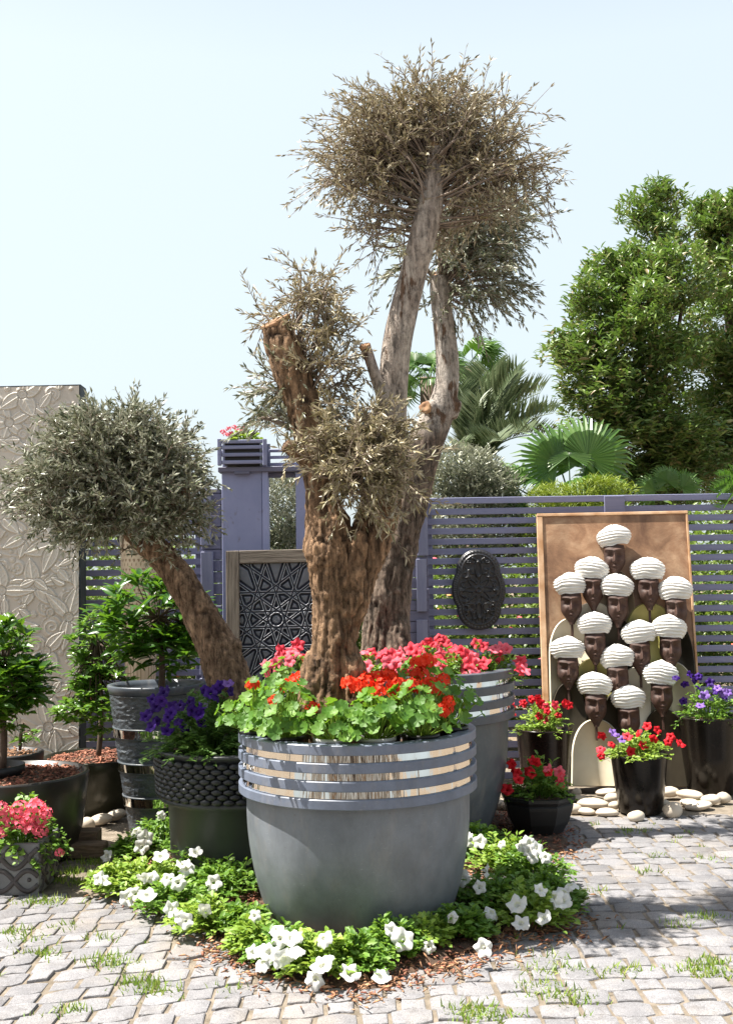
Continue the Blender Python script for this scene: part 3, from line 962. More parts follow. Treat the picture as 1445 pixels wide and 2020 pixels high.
# framed pewter lattice panel
GY = 8.05
gx0, gx1 = xat(447, GY, 1210), xat(645, GY, 1210)
gz = zat(1083, GY, 540)
gw = gx1 - gx0
gp = thing('lattice_panel', 'dark pewter star-lattice panel in a weathered grey wooden frame', 'wall panel', ((gx0 + gx1) / 2, GY, 0), rot=(math.radians(-4), math.radians(-0.5), 0))
fwid = 0.10
obj('frame_rail', box(-gw / 2 + fwid + 0.001, gw / 2 - fwid - 0.001, -0.03, 0.03, gz - fwid, gz, 0.004), M['greywood_h'], gp, False)
obj('frame_rail', box(-gw / 2 + fwid + 0.001, gw / 2 - fwid - 0.001, -0.03, 0.03, 0.0, fwid, 0.004), M['greywood_h'], gp, False)
for sx in (-1, 1):
    xa = sx * (gw / 2 - fwid / 2)
    obj('frame_stile', box(xa - fwid / 2, xa + fwid / 2, -0.032, 0.03, 0.0, gz, 0.004), M['greywood_v'], gp, False)
def girih(x, z):
    W_, Hh = x.max(), z.max()
    cz0 = Hh - 0.43
    best = np.full(x.shape, 9.0)
    s = 0.118
    X = x - W_ / 2
    per = 0.86
    Z = (z - cz0 + per / 2) % per - per / 2
    for k in range(5):
        a = k * PI / 5 + PI / 10
        u = X * math.cos(a) + Z * math.sin(a)
        for off in (0.5, 1.5):
            for sg in (-1, 1):
                best = np.minimum(best, np.abs(u - sg * off * s - (0.03 * sg if off > 1 else 0)))
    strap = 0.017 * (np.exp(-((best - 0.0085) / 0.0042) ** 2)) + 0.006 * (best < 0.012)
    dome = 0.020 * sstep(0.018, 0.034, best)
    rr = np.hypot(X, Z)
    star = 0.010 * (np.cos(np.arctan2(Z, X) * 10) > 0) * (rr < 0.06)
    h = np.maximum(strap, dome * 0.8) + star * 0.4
    return h, np.maximum(np.exp(-((best - 0.0085) / 0.0036) ** 2), 0.30 * sstep(0.024, 0.034, best))  # colour mask: painted strap highlights, plus lighter domes
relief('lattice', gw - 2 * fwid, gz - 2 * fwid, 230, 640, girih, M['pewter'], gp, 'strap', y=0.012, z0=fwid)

# quatrefoil iron plaque on the fence
QY = 8.62
qc = at(943, 1163, QY)
sc = 1 / (F / QY)
plq = thing('iron_plaque', 'black cast iron quatrefoil plaque hung on the slatted fence', 'plaque', (qc[0], QY, qc[2]))
def quat_d(x, z):
    """distance-like: < 0 inside; x, z in photograph pixels about the centre"""
    d1 = np.hypot(x, z - 36) - 43
    d2 = np.hypot(x, z + 36) - 43
    d3 = np.hypot((x) / 1.0, z / 1.12) - 52.5
    return np.minimum(np.minimum(d1, d2), d3)
def quat_relief(x, z):
    X, Z = x / sc - 56, z / sc - 84
    d = -quat_d(X, Z)
    h = 0.022 * sstep(0, 4, d)
    bead = 0.006 * (0.5 + 0.5 * np.cos(np.arctan2(Z, X) * 70)) * np.exp(-((d - 5.5) / 2.2) ** 2)
    rim = 0.011 * np.exp(-((d - 10.5) / 1.6) ** 2) + 0.008 * np.exp(-((d - 1.5) / 1.4) ** 2)
    q = np.stack([np.abs(X) * 0.11, Z * 0.11, 0 * X], -1)
    n = vn(q, 3); n2 = vn(q + 31.7, 4)
    scroll = 0.014 * np.exp(-(np.abs(n) / 0.16) ** 2) * sstep(11, 14, d) + 0.008 * np.exp(-(np.abs(n2) / 0.14) ** 2) * sstep(11, 14, d)
    rr = np.hypot(X, Z); an = np.arctan2(Z, X)
    pet = np.cos(an * 8) * 8 + 20
    ros = 0.015 * np.exp(-(np.abs(rr - pet) / 2.0) ** 2) + 0.013 * np.exp(-((rr - 5) / 2) ** 2)
    scroll = np.where(rr < 29, ros, scroll)
    for zc in (40, -40):
        e = np.hypot(X / 6, (Z - zc) / 15)
        scroll = np.where(e < 1.4, 0.015 * np.exp(-((e - 1) / 0.22) ** 2), scroll)
    return h + bead + rim + scroll
relief('plaque_face', 112 * sc, 168 * sc, 168, 250, quat_relief, M['iron'], plq, y=-0.012, z0=-84 * sc, mask=lambda x, z: quat_d(x / sc - 56, z / sc - 84) < 0.8)
ang = np.linspace(0, 2 * PI, 120, endpoint=False)
outl = []
for a in ang:
    r = 120.0
    while quat_d(np.array(r * math.cos(a)), np.array(r * math.sin(a))) > 0:
        r -= 0.5
    outl.append((r * math.cos(a) * sc, r * math.sin(a) * sc))
outl = np.array(outl)
n = len(outl)
V = np.concatenate([np.column_stack([outl[:, 0], np.full(n, -0.014), outl[:, 1]]), np.column_stack([outl[:, 0], np.full(n, 0.03), outl[:, 1]])])
obj('plaque_body', (V, [list(range(n, 2 * n))] + [[k, (k + 1) % n, n + (k + 1) % n, n + k] for k in range(n)]), M['iron'], plq, False)

# ------------------------------------------------------------------ panel of turbaned figures
AY = 8.14
ab = at(1236, 1553, AY)
px2m = AY / F
ap = thing('figure_panel', 'tall ochre wooden panel carved with fourteen dark figures in white turbans', 'art panel', (ab[0], AY, 0.035), rot=(math.radians(-9.0), math.radians(0.1), math.radians(-6.0)))
def ax(p): return (p - 1225.0) * px2m
def az(p, k=1.0): return (1555.0 - p) * px2m * 1.018
obj('board', box(ax(1081), ax(1368), 0.0, 0.05, 0.0, az(1024), 0.0), M['board'], ap, False)
obj('edge_strip', box(ax(1068.5), ax(1080.5), -0.012, 0.055, 0.0, az(1024), 0.004), M['board_edge'], ap, False)
obj('edge_strip', box(ax(1368.5), ax(1373), -0.012, 0.055, 0.0, az(1024), 0.003), M['board_edge'], ap, False)
obj('top_strip', box(ax(1068.5), ax(1373), -0.014, 0.055, az(1023.8), az(1018), 0.003), M['board_edge'], ap, False)

def turban_geo(seed):
    rs = np.random.default_rng(seed)
    def fn(u, v):
        th = (u - 0.5) * PI
        wide = np.sin(np.clip(0.30 + v * 0.70, 0, 1) * PI) ** 0.55
        wide = np.where(v < 0.48, 0.74 + 0.26 * np.sin(v / 0.48 * PI / 2), np.clip(1 - (np.clip(v - 0.48, 0, 1) / 0.53) ** 2.4, 0, 1) ** 0.62)
        ph = v * 7.5 - 0.75 * np.cos(th) + 0.3 * np.cos(th * 1.3 + rs.uniform(-0.6, 0.6)) + 0.35 * vn(np.stack([u * 5 + seed, v * 4, 0 * u], -1), seed)
        rope = np.abs(np.sin(ph * PI)) ** 0.6
        r = 1 + 0.09 * rope - 0.05
        z = (v - 0.5) * 0.205 + 0.022 * np.cos(th) * (0.4 - v) * 0 + 0.018 * (np.cos(th) - 0.6) * (v < 2) * (v - 0.1)
        z = z + 0.014 * vn(np.stack([u * 7, v * 2 + seed, 0 * u], -1), seed + 5) * 0.5
        return 0.142 * wide * r * np.sin(th), -0.085 * wide * r * np.cos(th) - 0.004 * rope, z
    return grid(34, 44, fn)
turbans = [mesh('turban', *turban_geo(s), M['turban']) for s in range(1, 15)]
def face_geo():
    def fn(u, v):                       # v = 0 brow, 1 chin
        s = (u - 0.5) * 2
        hw = 0.102 * (1 - sstep(0.48, 1.08, v) * 0.82) * (0.95 + 0.05 * np.sin(v * PI))
        d = 0.062 * np.sqrt(np.clip(1 - s * s, 0, 1)) * (1 - 0.45 * sstep(0.55, 1.0, v)) + 0.008
        X = s * hw
        nose = 0.034 * np.exp(-(X / 0.013) ** 2) * sstep(0.16, 0.3, v) * (1 - sstep(0.56, 0.61, v)) * (0.45 + 0.8 * v)
        brow = 0.020 * np.exp(-((v - 0.20 + 0.06 * np.abs(s)) / 0.05) ** 2)
        socket = -0.024 * np.exp(-((v - 0.33 - 0.05 * np.abs(s)) / 0.055) ** 2) * np.exp(-((np.abs(X) - 0.042) / 0.027) ** 2)
        eye = 0.008 * np.exp(-((v - 0.345) / 0.03) ** 2) * np.exp(-((np.abs(X) - 0.044) / 0.018) ** 2)
        cheek = 0.012 * np.exp(-((v - 0.5) / 0.12) ** 2) * np.exp(-((np.abs(X) - 0.05) / 0.022) ** 2)
        mouth = 0.014 * np.exp(-(X / 0.026) ** 2) * (np.exp(-((v - 0.70) / 0.025) ** 2) + np.exp(-((v - 0.765) / 0.025) ** 2)) - 0.012 * np.exp(-(X / 0.03) ** 2) * np.exp(-((v - 0.733) / 0.013) ** 2)
        return X, -(d + nose + brow + socket + eye + cheek + mouth), 0.155 - v * 0.292
    return grid(29, 40, fn)
face_me = mesh('face', *face_geo(), M['face'])
FIG = [  # turban centre x, y; face tilt; robe material; robe half-width at the shoulder, layer
    (1222, 1068, 'robe_tan', 36, 0), (1175, 1133, 'robe_pale', 52, 1), (1285, 1136, 'robe_olive', 52, 1), (1131, 1164, 'robe_cream', 48, 2),
    (1222, 1168, 'robe_black', 38, 2), (1336, 1176, 'robe_black', 44, 2), (1174, 1243, 'robe_olive', 50, 3), (1260, 1261, 'robe_pale', 60, 3),
    (1320, 1251, 'robe_cream', 52, 3), (1119, 1291, 'robe_black', 40, 4), (1215, 1308, 'robe_black', 36, 4), (1297, 1341, 'robe_black', 42, 5),
    (1169, 1361, 'robe_cream', 50, 6), (1232, 1386, 'robe_olive', 44, 5)]
def robe_geo(hw, hgt, th):
    pts = []
    n = 14
    for k in range(n + 1):
        t = k / n
        pts.append((hw * math.sin(t * PI / 2) ** 0.85, -0.0 - (1 - math.cos(t * PI / 2)) * min(0.30, hgt * 0.95)))
    pts.append((hw * 1.06, -hgt))
    R = np.array(pts)
    Lft = R[::-1].copy(); Lft[:, 0] *= -1
    P = np.concatenate([Lft, R[1:]])
    n = len(P)
    cx = 0.86
    A = np.column_stack([P[:, 0], np.full(n, th), P[:, 1]])
    B = np.column_stack([P[:, 0] , np.full(n, -th * 0.35), P[:, 1]])
    Cc = np.column_stack([P[:, 0] * 0.95, np.full(n, -th), P[:, 1] - 0.006 * (P[:, 1] > -hgt + 0.01)])
    V = np.concatenate([A, B, Cc])
    Fs = [[k, k + 1, n + k + 1, n + k][::-1] for k in range(n - 1)] + [[n + k, n + k + 1, 2 * n + k + 1, 2 * n + k][::-1] for k in range(n - 1)]
    mid = n // 2
    for k in range(mid):
        a, b = 2 * n + k, 2 * n + n - 1 - k
        if k + 1 < n - 2 - k:
            Fs.append([a, b, b - 1, a + 1][::-1])
    return V, [f[::-1] for f in Fs]
SH_W = {0: 0.17, 1: 0.19, 2: 0.20, 3: 0.19, 4: 0.20, 5: 0.21, 6: 0.215}
for k, (fx, fy, rm, hwp, lay) in enumerate(FIG):
    yb = -0.006 - 0.012 * lay
    chin = fy + 20 + 55
    x, zc = ax(fx), az(chin)
    hw = hwp * px2m
    # keep the robe on the board
    hwl = min(hw, ax(1366) - x, x - ax(1083)) if k not in (12,) else hw
    rb_ = obj('robe', robe_geo(max(0.06, hwl), zc + 0.03 - 0.004 - k * 0.0004, 0.010), M[rm], ap, loc=(x, yb, zc + 0.03))
    link('face', face_me, ap, (x, yb - 0.012, az(fy + 22 + 31)), (0, 0, 0.05 * ((k * 7) % 5 - 2)), (0.80 + 0.05 * ((k * 3) % 3), 1.0, 0.84 + 0.04 * ((k * 5) % 3)))
    link('turban', turbans[k], ap, (x, yb - 0.02, az(fy)), (0, 0.055 * ((k * 5) % 7 - 3) / 1.5, 0.08 * ((k * 3) % 5 - 2)), (0.97 + 0.035 * ((k * 3) % 3 - 1), 0.95, 0.84 + 0.03 * ((k * 7) % 3 - 1)))
    pl_ = link('neck_slit', mesh('neck_slit', *box(-0.009, 0.009, -0.017, -0.010, -0.13, 0.02, 0.002), M['placket'], False), rb_, (0, 0, az(chin) - zc - 0.03))

# ------------------------------------------------------------------ cream vase behind the leaning olive
vc = at(277, 1100, 8.35)
vz = zat(1050, 8.35, 277)
vs = thing('cream_vase', 'tall cream vase with small brown cross motifs behind the leaning olive', 'vase', (vc[0], 8.35, 0))
vh = vz
V, Fs = lathe([(0.001, 0.0), (0.085, 0.0), (0.09, 0.02), (0.12, vh * 0.5), (0.146, vh * 0.8), (0.158, vh * 0.97), (0.165, vh), (0.15, vh + 0.005), (0.14, vh - 0.03), (0.10, vh * 0.6), (0.001, vh * 0.6)][:4] + [(0.12 + (0.158 - 0.12) * t, vh * (0.5 + 0.47 * t)) for t in np.linspace(0.02, 1, 90)] + [(0.165, vh), (0.15, vh + 0.005), (0.14, vh - 0.03), (0.10, vh * 0.6), (0.001, vh * 0.6)], 160)
o = obj('vase_body', (V, Fs), M['vase'], vs)
an = np.arctan2(V[:, 1], V[:, 0]) * 0.15
row = V[:, 2] / 0.038
cu = (an / 0.036 + 0.5 * (np.floor(row) % 2)) % 1 - 0.5
cv = row % 1 - 0.5
mo = ((np.abs(cu) < 0.07) & (np.abs(cv) < 0.28)) | ((np.abs(cv) < 0.09) & (np.abs(cu) < 0.26)) | ((np.abs(cv + 0.28) < 0.07) & (np.abs(cu) < 0.15))
at_ = o.data.attributes.new('motif', 'FLOAT', 'POINT')
at_.data.foreach_set('value', mo.astype(np.float32))

# ------------------------------------------------------------------ planters
def smoothprof(pts, n=6):
    P = catmull(np.array([(r, 0, z) for r, z in pts]), 10)
    return pts

def ringed_planter(label, X, Y, R, zrim, rb, rbase, ring_h, steel_h, mb, mr, soil=0.13):
    t = thing('ringed_planter', label, 'planter', (X, Y, 0))
    nb = 4 * ring_h + 3 * steel_h
    z0 = zrim - nb
    prof = [(0.001, 0.012), (rbase * 0.9, 0.01), (rbase, 0.03)]
    for f in np.linspace(0.08, 1, 16):
        k = f ** 0.5
        rr = rbase + (rb - rbase) * math.sin(min(1, f * 1.15) * PI / 2) ** 0.8
        prof.append((rr, 0.03 + (z0 - 0.03) * f))
    prof += [(rb, z0 + 0.01), (rb, zrim - 0.012), (rb - 0.045, zrim - 0.012), (rb - 0.05, zrim - soil), (0.001, zrim - soil)]
    bd = obj('body', lathe(prof, 144), mb, t, sharp=40)
    z = zrim
    for k in range(4):
        b = 0.0035
        pr = [(rb + 0.001, z - ring_h), (R - b, z - ring_h), (R, z - ring_h + b), (R, z - b), (R - b, z), (rb - 0.03, z), (rb - 0.036, z - 0.01)]
        if k > 0:
            pr = pr[:5] + [(rb + 0.001, z)]
        obj('ring', lathe(pr, 144), mr, t, sharp=30)
        z -= ring_h
        if k < 3:
            obj('steel_band', lathe([(rb + 0.018, z - steel_h + 0.001), (rb + 0.0148, z - 0.001)], 144), M['steel'], t)
            z -= steel_h
    obj('soil', lathe([(rb - 0.052, zrim - soil + 0.01), (0.2, zrim - soil + 0.03), (0.001, zrim - soil + 0.035)], 40), M['soil'], bd)
    return t
FX, FYY, FR, FZ = -0.062, 5.25, 0.575, 0.895
ringed_planter('large grey planter with steel bands holding green geraniums in front', FX, FYY, FR, FZ, 0.538, 0.435, 0.0445, 0.0335, M['pot_grey'], M['pot_ring'])
BY = 6.92
bc = at(790, 1317, BY)
BX, BR, BZ = bc[0], 219 / F * BY, bc[2] + 0.0
ringed_planter('tall slate planter with steel bands and pink petunias behind the grey planter', BX, BY, BR, BZ, BR - 0.045, BR * 0.74, 0.050, 0.034, M['pot_dark'], M['pot_dark_ring'])

def round_pot(name, label, X, Y, prof, m, soil_z, soil_r, n=72, sm='soil', cat='plant pot', group=None):
    t = thing(name, label, cat, (X, Y, 0), group)
    bd = obj('body', lathe(prof, n), m, t)
    obj('soil', lathe([(soil_r, soil_z), (soil_r * 0.5, soil_z + 0.02), (0.001, soil_z + 0.025)], 36), M[sm], bd)
    return t

# dark pot with the woven band
WX, WY, WR = at(472, 1465, 6.1)[0], 6.1, 0.482
wz = zat(1466, 6.1, 472)
wp = thing('woven_planter', 'dark green-grey planter with black woven band under the leaning olive', 'planter', (WX, WY, 0))
wb = wz - 0.285
prof = [(0.001, 0.01), (0.34, 0.01), (0.36, 0.03), (0.385, 0.15), (0.395, wb - 0.02), (0.44, wb), (0.452, wb + 0.02), (0.44, wb + 0.028), (0.44, wz - 0.04), (WR - 0.012, wz - 0.02), (WR, wz - 0.008), (WR - 0.008, wz), (WR - 0.05, wz), (WR - 0.06, wz - 0.05), (0.001, wz - 0.05)]
obj('body', lathe(prof, 96), M['pot_green'], wp)
knob = stone_geo(3, 7)
kv = knob[0] * [0.034, 0.021, 0.019]
ko, nk = [], 0
for r in range(8):
    zz = wb + 0.045 + r * 0.0265
    nn = 44
    for k in range(nn):
        a = (k + 0.5 * (r % 2)) / nn * 2 * PI
        if math.sin(a) > 0.35: continue
        rr = 0.447 + 0.012 * (r / 8)
        ca, sa = math.cos(a), math.sin(a)
        q = np.column_stack([-sa * kv[:, 0] + ca * (kv[:, 1] + rr), ca * kv[:, 0] + sa * (kv[:, 1] + rr), kv[:, 2] + zz])
        ko.append((q, knob[1]))
obj('woven_band', join(ko), M['woven'], wp, stuff=True)
obj('soil', lathe([(WR - 0.06, wz - 0.045), (0.001, wz - 0.01)], 40), M['soil'], wp)

# tapered chiselled pot
TX, TY = at(310, 1348, 7.05)[0], 7.05
tz = zat(1348, 7.05, 310); TR = 93 / F * 7.05
tp = thing('tapered_pot', 'tall tapered chiselled slate pot with copper-bright bands holding glossy shrub', 'plant pot', (TX, TY, 0))
def rz(z): return TR * (0.54 + 0.46 * (z / tz) ** 0.85)
def rough(a, r, z):
    q = np.column_stack([np.cos(a) * 3, np.sin(a) * 3, np.full(len(a), z * 70)])
    return r * (1 + 0.014 * vn(q, 2) + 0.016 * vn(q * [6, 6, 1.2], 3))
sec = [(0.0, 0.20, 'rough'), (0.20, 0.205, 'lip'), (0.205, 0.262, 'steel'), (0.262, 0.267, 'lip'), (0.267, 0.43, 'rough'), (0.43, 0.435, 'lip'), (0.435, 0.487, 'steel'), (0.487, 0.492, 'lip'), (0.492, 0.655, 'rough'), (0.655, 0.66, 'lip'),
       (0.66, 0.715, 'steel'), (0.715, 0.72, 'lip'), (0.72, 0.945, 'rough')]
for a, b, kind in sec:
    za, zb = a * tz, b * tz
    if kind == 'rough':
        zs = np.linspace(za + 0.004, zb - 0.004, max(6, int((zb - za) / 0.0042)))
        obj('chiselled_wall', lathe([(rz(z), z) for z in zs], 150, fn=rough), M['rough_slate'], tp)
    elif kind == 'steel':
        obj('metal_band', lathe([(rz(za) + 0.009, za), (rz(zb) + 0.009, zb)], 90), M['steel'], tp)
    else:
        obj('lip', lathe([(rz(za) - 0.01, za - 0.004), (rz(za) + 0.008, za - 0.004), (rz(zb) + 0.008, zb + 0.004), (rz(zb) - 0.01, zb + 0.004)], 90), M['pot_dark'], tp)
obj('rim', lathe([(TR * 0.96, tz * 0.94), (TR - 0.004, tz * 0.95), (TR + 0.008, tz - 0.008), (TR + 0.004, tz), (TR - 0.02, tz), (TR - 0.03, tz - 0.03), (TR * 0.9 - 0.03, tz - 0.09), (0.001, tz - 0.1)], 90), M['pot_dark_ring'], tp)
obj('soil', lathe([(TR * 0.88, tz - 0.085), (0.001, tz - 0.07)], 36), M['soil'], tp)

def tub_prof(R, z, k=0.86):
    return [(0.001, 0.005), (R * k - 0.02, 0.005), (R * k, 0.02), (R * (k + 0.06), z * 0.35), (R * 0.98, z * 0.8), (R, z - 0.012), (R - 0.004, z), (R - 0.026, z), (R - 0.034, z - 0.03), (0.001, z - 0.05)]
def mulch_top(parent, R, z, seed, n=900, cx=0, cy=0):
    V, Fs = lathe([(R, z - 0.03), (R * 0.8, z - 0.012), (R * 0.4, z + 0.004), (0.001, z + 0.01)], 36)
    obj('mulch_bed', (V, Fs), M['soil'], parent)
    def pts(n, rs):
        a = rs.uniform(0, 2 * PI, n); r = R * np.sqrt(rs.random(n))
        return np.stack([r * np.cos(a), r * np.sin(a), z - 0.03 + 0.04 * (1 - r / R) ** 0.7 + rs.uniform(0, 0.014, n)], 1)
    obj('mulch_chips', chips(n, pts, (0.015, 0.06), seed), M['chip'], parent, stuff=True)
L1 = (at(22, 1524, 6.5)[0], 6.5, zat(1524, 6.5, 22), 0.458)
lt = thing('mulched_tub', 'low wide dark tub of red mulch at the left edge behind pink geraniums', 'planter', (L1[0], L1[1], 0))
obj('body', lathe(tub_prof(L1[3], L1[2]), 90), M['tub'], lt)
mulch_top(lt, L1[3] - 0.035, L1[2] - 0.012, 4, 1500)
L2 = (at(194, 1490, 7.8)[0], 7.8, zat(1489, 7.8, 194), 0.395)
lt2 = thing('mulched_tub', 'shiny dark olive tub of red mulch beside the tapered chiselled pot', 'planter', (L2[0], L2[1], 0))
obj('body', lathe(tub_prof(L2[3], L2[2], 0.82), 90), M['olive_gloss'], lt2)
mulch_top(lt2, L2[3] - 0.035, L2[2] - 0.01, 5, 1100)
L3 = (at(15, 1483, 7.5)[0], 7.5, zat(1483, 7.5, 15), 0.245)
lt3 = round_pot('nursery_tub', 'plain black tub with dry mulch behind the wide mulched tub', L3[0], L3[1], tub_prof(L3[3], L3[2], 0.8), M['black_matt'], L3[2] - 0.03, L3[3] - 0.035)
obj('mulch_chips', chips(260, lambda n, rs: (lambda a, r: np.stack([r * np.cos(a), r * np.sin(a), L3[2] - 0.02 + rs.uniform(0, 0.012, n)], 1))(rs.uniform(0, 6.28, n), 0.2 * np.sqrt(rs.random(n))), (0.015, 0.05), 6), M['straw'], lt3, stuff=True)

# inner black nursery pot holding the small citrus tree
ip = at(-10, 1511, 6.48)
nz = zat(1508, 6.48, 0)
ipt = thing('nursery_pot', 'black nursery pot sunk in the mulch of the wide tub', 'plant pot', (ip[0], 6.48, L1[2] - 0.16))
obj('body', lathe([(0.001, 0.005), (0.13, 0.005), (0.165, 0.155), (0.175, 0.16), (0.175, nz - L1[2] + 0.16), (0.165, nz - L1[2] + 0.16), (0.155, 0.12), (0.001, 0.12)], 60), M['nursery_black'], ipt)
obj('soil', lathe([(0.155, 0.125), (0.001, 0.14)], 30), M['soil'], ipt)

# right-hand black pots
def taper_pot(name, label, px_, yrim, Y, rt, rb, m, lip=0.0):
    c = at(px_, yrim, Y)
    z = c[2]
    prof = [(0.001, 0.004), (rb - 0.012, 0.004), (rb, 0.016), (rb + (rt - rb) * 0.5, z * 0.5), (rt - 0.002, z - 0.015), (rt + lip, z - 0.006), (rt + lip - 0.004, z), (rt - 0.016, z), (rt - 0.022, z - 0.03), (0.001, z - 0.045)]
    t = round_pot(name, label, c[0], Y, prof, m, z - 0.035, rt - 0.024)
    return t, np.array([c[0], Y, z])
_, P_mid = taper_pot('tapered_pot', 'glossy black tapered pot of red petunias in front of the figure panel', 1259, 1487, 7.42, 0.193, 0.148, M['black_gloss'])
_, P_brown = taper_pot('tapered_pot', 'brown-black tapered pot of red petunias left of the figure panel', 1072, 1436, 7.85, 0.205, 0.155, M['brown_gloss'], 0.003)
_, P_right = taper_pot('tapered_pot', 'tall black tapered pot of purple petunias right of the figure panel', 1396, 1412, 8.0, 0.232, 0.165, M['black_gloss'], 0.003)
bc_ = at(1060, 1566, 6.85)
bz = bc_[2]
def octo(a, r, z):
    k = PI / 4
    b = (a + k / 2) % k - k / 2
    return r * np.cos(k / 2) / np.cos(b) * (1.0 if z < bz * 0.8 else 1.0)
t = thing('faceted_bowl', 'low black faceted bowl of red flowers standing on the paving', 'plant pot', (bc_[0], 6.85, 0))
obj('body', lathe([(0.001, 0.004), (0.125, 0.004), (0.15, 0.02), (0.192, bz * 0.35), (0.222, bz * 0.72), (0.226, bz * 0.8), (0.218, bz * 0.83), (0.238, bz - 0.02), (0.24, bz), (0.215, bz), (0.205, bz - 0.03), (0.001, bz - 0.04)], 96, fn=octo), M['black_matt'], t, False)
obj('soil', lathe([(0.2, bz - 0.03), (0.001, bz - 0.01)], 30), M['soil'], t)
P_bowl = np.array([bc_[0], 6.85, bz])

# square cast pot with interlocking curves
sq1 = onz(77, 1766, 0.0)
sqz = zat(1664, sq1[1], 70)
sw = 0.36
sp = thing('square_pot', 'square grey cast pot with interlocking curved bands at left edge', 'plant pot', (sq1[0] - sw / 2, sq1[1] + sw / 2, 0))
obj('body', join([box(-sw / 2, sw / 2, -sw / 2, -sw / 2 + 0.03, 0, sqz, 0.004), box(-sw / 2, sw / 2, sw / 2 - 0.03, sw / 2, 0, sqz, 0.004), box(-sw / 2, -sw / 2 + 0.03, -sw / 2 + 0.03, sw / 2 - 0.03, 0, sqz, 0.004), box(sw / 2 - 0.03, sw / 2, -sw / 2 + 0.03, sw / 2 - 0.03, 0, sqz, 0.004), box(-sw / 2 + 0.03, sw / 2 - 0.03, -sw / 2 + 0.03, sw / 2 - 0.03, 0.005, sqz - 0.04)]), M['square_pot'], sp, False)
def wav(kx, ph, z0, amp, side):
    P = []
    for s in np.linspace(-0.5, 0.5, 26):
        u = s * sw * 0.98
        zz = z0 + amp * math.sin(s * 2 * PI * 1.25 + ph)
        P.append((u, -sw / 2, zz) if side == 0 else (sw / 2, u, zz))
    V, Fs = tube(P, 0.013, 8)
    if side == 0: V[:, 1] = -sw / 2 + (V[:, 1] + sw / 2) * 0.75
    else: V[:, 0] = sw / 2 + (V[:, 0] - sw / 2) * 0.75
    return V, Fs
for side in (0, 1):
    for ph, z0 in ((0.4, sqz * 0.72), (3.5, sqz * 0.72), (0.4 + 1.6, sqz * 0.28), (3.5 + 1.6, sqz * 0.28)):
        obj('curved_band', wav(1, ph, z0, sqz * 0.2, side), M['square_dark'], sp)
    for u in (-0.13, -0.045, 0.045, 0.13):
        for zz in (0.3, 0.72):
            V, Fs = stone_geo(2, 8)
            c = (u, -sw / 2, sqz * zz) if side == 0 else (sw / 2, u, sqz * zz)
            obj('boss', (V * 0.011, Fs), M['square_dark'], sp, loc=c)

# sleepers edging the gravel at the left
for (xa, xb, yb, hz_, lab) in ((95, 212, 1702, 0.085, 'old dark timber sleeper edging the bed beside the wide tub'), ):
    g0, g1 = onz(xa, yb, 0), onz(xb, yb - 14, 0)
    L = g1[0] - g0[0]
    o = obj('timber_sleeper', box(-L / 2 - 0.1, L / 2, -0.05, 0.05, 0, hz_, 0.008), M['sleeper'], None, False, loc=((g0[0] + g1[0]) / 2, g0[1] + 0.12, 0.0))
    tag(o, lab, 'timber')
    o2 = obj('timber_sleeper', box(-L / 2 - 0.1, L / 2 - 0.05, -0.06, 0.06, 0, hz_ + 0.05, 0.008), M['sleeper'], None, False, loc=((g0[0] + g1[0]) / 2 - 0.02, g0[1] + 0.24, 0.0))
    tag(o2, 'upper timber sleeper lying just behind the front edging timber', 'timber')

# river stones: centre x, bottom y, half width, half height (photograph pixels), lift above the ground, label
R_ST = [(1137, 1571, 9, 8, 0, 'small cream stone beside the rim of the faceted bowl'), (1141, 1582, 18, 6, 0, 'flat shaded cream stone between bowl and figure panel'),
        (1172, 1596, 31, 9, 0, 'broad bright flat stone in front of the cream robe'), (1208, 1589, 15, 9, 0.02, 'rounded cream stone touching the black pot on its left'),
        (1136, 1606, 14, 9, 0, 'cream stone lying hard against the faceted bowl'), (1157, 1607, 18, 6, 0, 'thin flat stone at the front of the bed near the bowl'),
        (1199, 1611, 22, 7, 0, 'long flat front stone just left of the black petunia pot'), (1213, 1600, 12, 7, 0.015, 'small stone half hidden by the black petunia pot'),
        (1199, 1569, 21, 6, 0, 'shadowed stone under the foot of the figure panel'), (1323, 1577, 18, 9, 0.02, 'plump stone right of the black petunia pot, against its side'),
        (1364, 1581, 25, 9, 0.01, 'long cream stone in front of the purple petunia pot'), (1312, 1595, 12, 8, 0, 'stone tucked between black pot and round boulder'),
        (1361, 1591, 17, 7, 0, 'pale stone behind the flat front stone at the right'), (1380, 1598, 27, 7, 0, 'long flat stone at the front of the right-hand bed'),
        (1404, 1590, 18, 9, 0.01, 'pale stone with grass leaning over it at the far right'), (1428, 1586, 15, 9, 0.01, 'rightmost cream stone at the frame edge'),
        (1256, 1621, 17, 10, 0, 'egg-shaped stone alone on the paving before the black pot'), (1329, 1614, 19, 15, 0, 'largest round stone right of the black pot base'),
        (1122, 1600, 12, 8, 0, 'stone peeping out behind the faceted bowl'), (1010, 1600, 20, 10, 0, 'cream stone behind the left side of the faceted bowl'), (985, 1596, 14, 10, 0, 'stone half hidden behind the tall slate planter')]
L_ST = [(168, 1606, 13, 8, 0.02, 'small stone touching the wide mulched tub'), (187, 1610, 17, 10, 0.02, 'rounded bright stone under the shiny olive tub'), (231, 1606, 28, 9, 0.06, 'long slanted stone propped on the left-hand pile'),
        (197, 1628, 21, 10, 0.0, 'half shaded stone in the middle of the left-hand pile'), (226, 1621, 21, 9, 0.01, 'flat bright stone in front of the slanted one'), (169, 1639, 17, 12, 0.0, 'grey shaded stone lowest in the left-hand pile'), (252, 1608, 11, 8, 0.0, 'stone leaning on the tapered chiselled pot')]
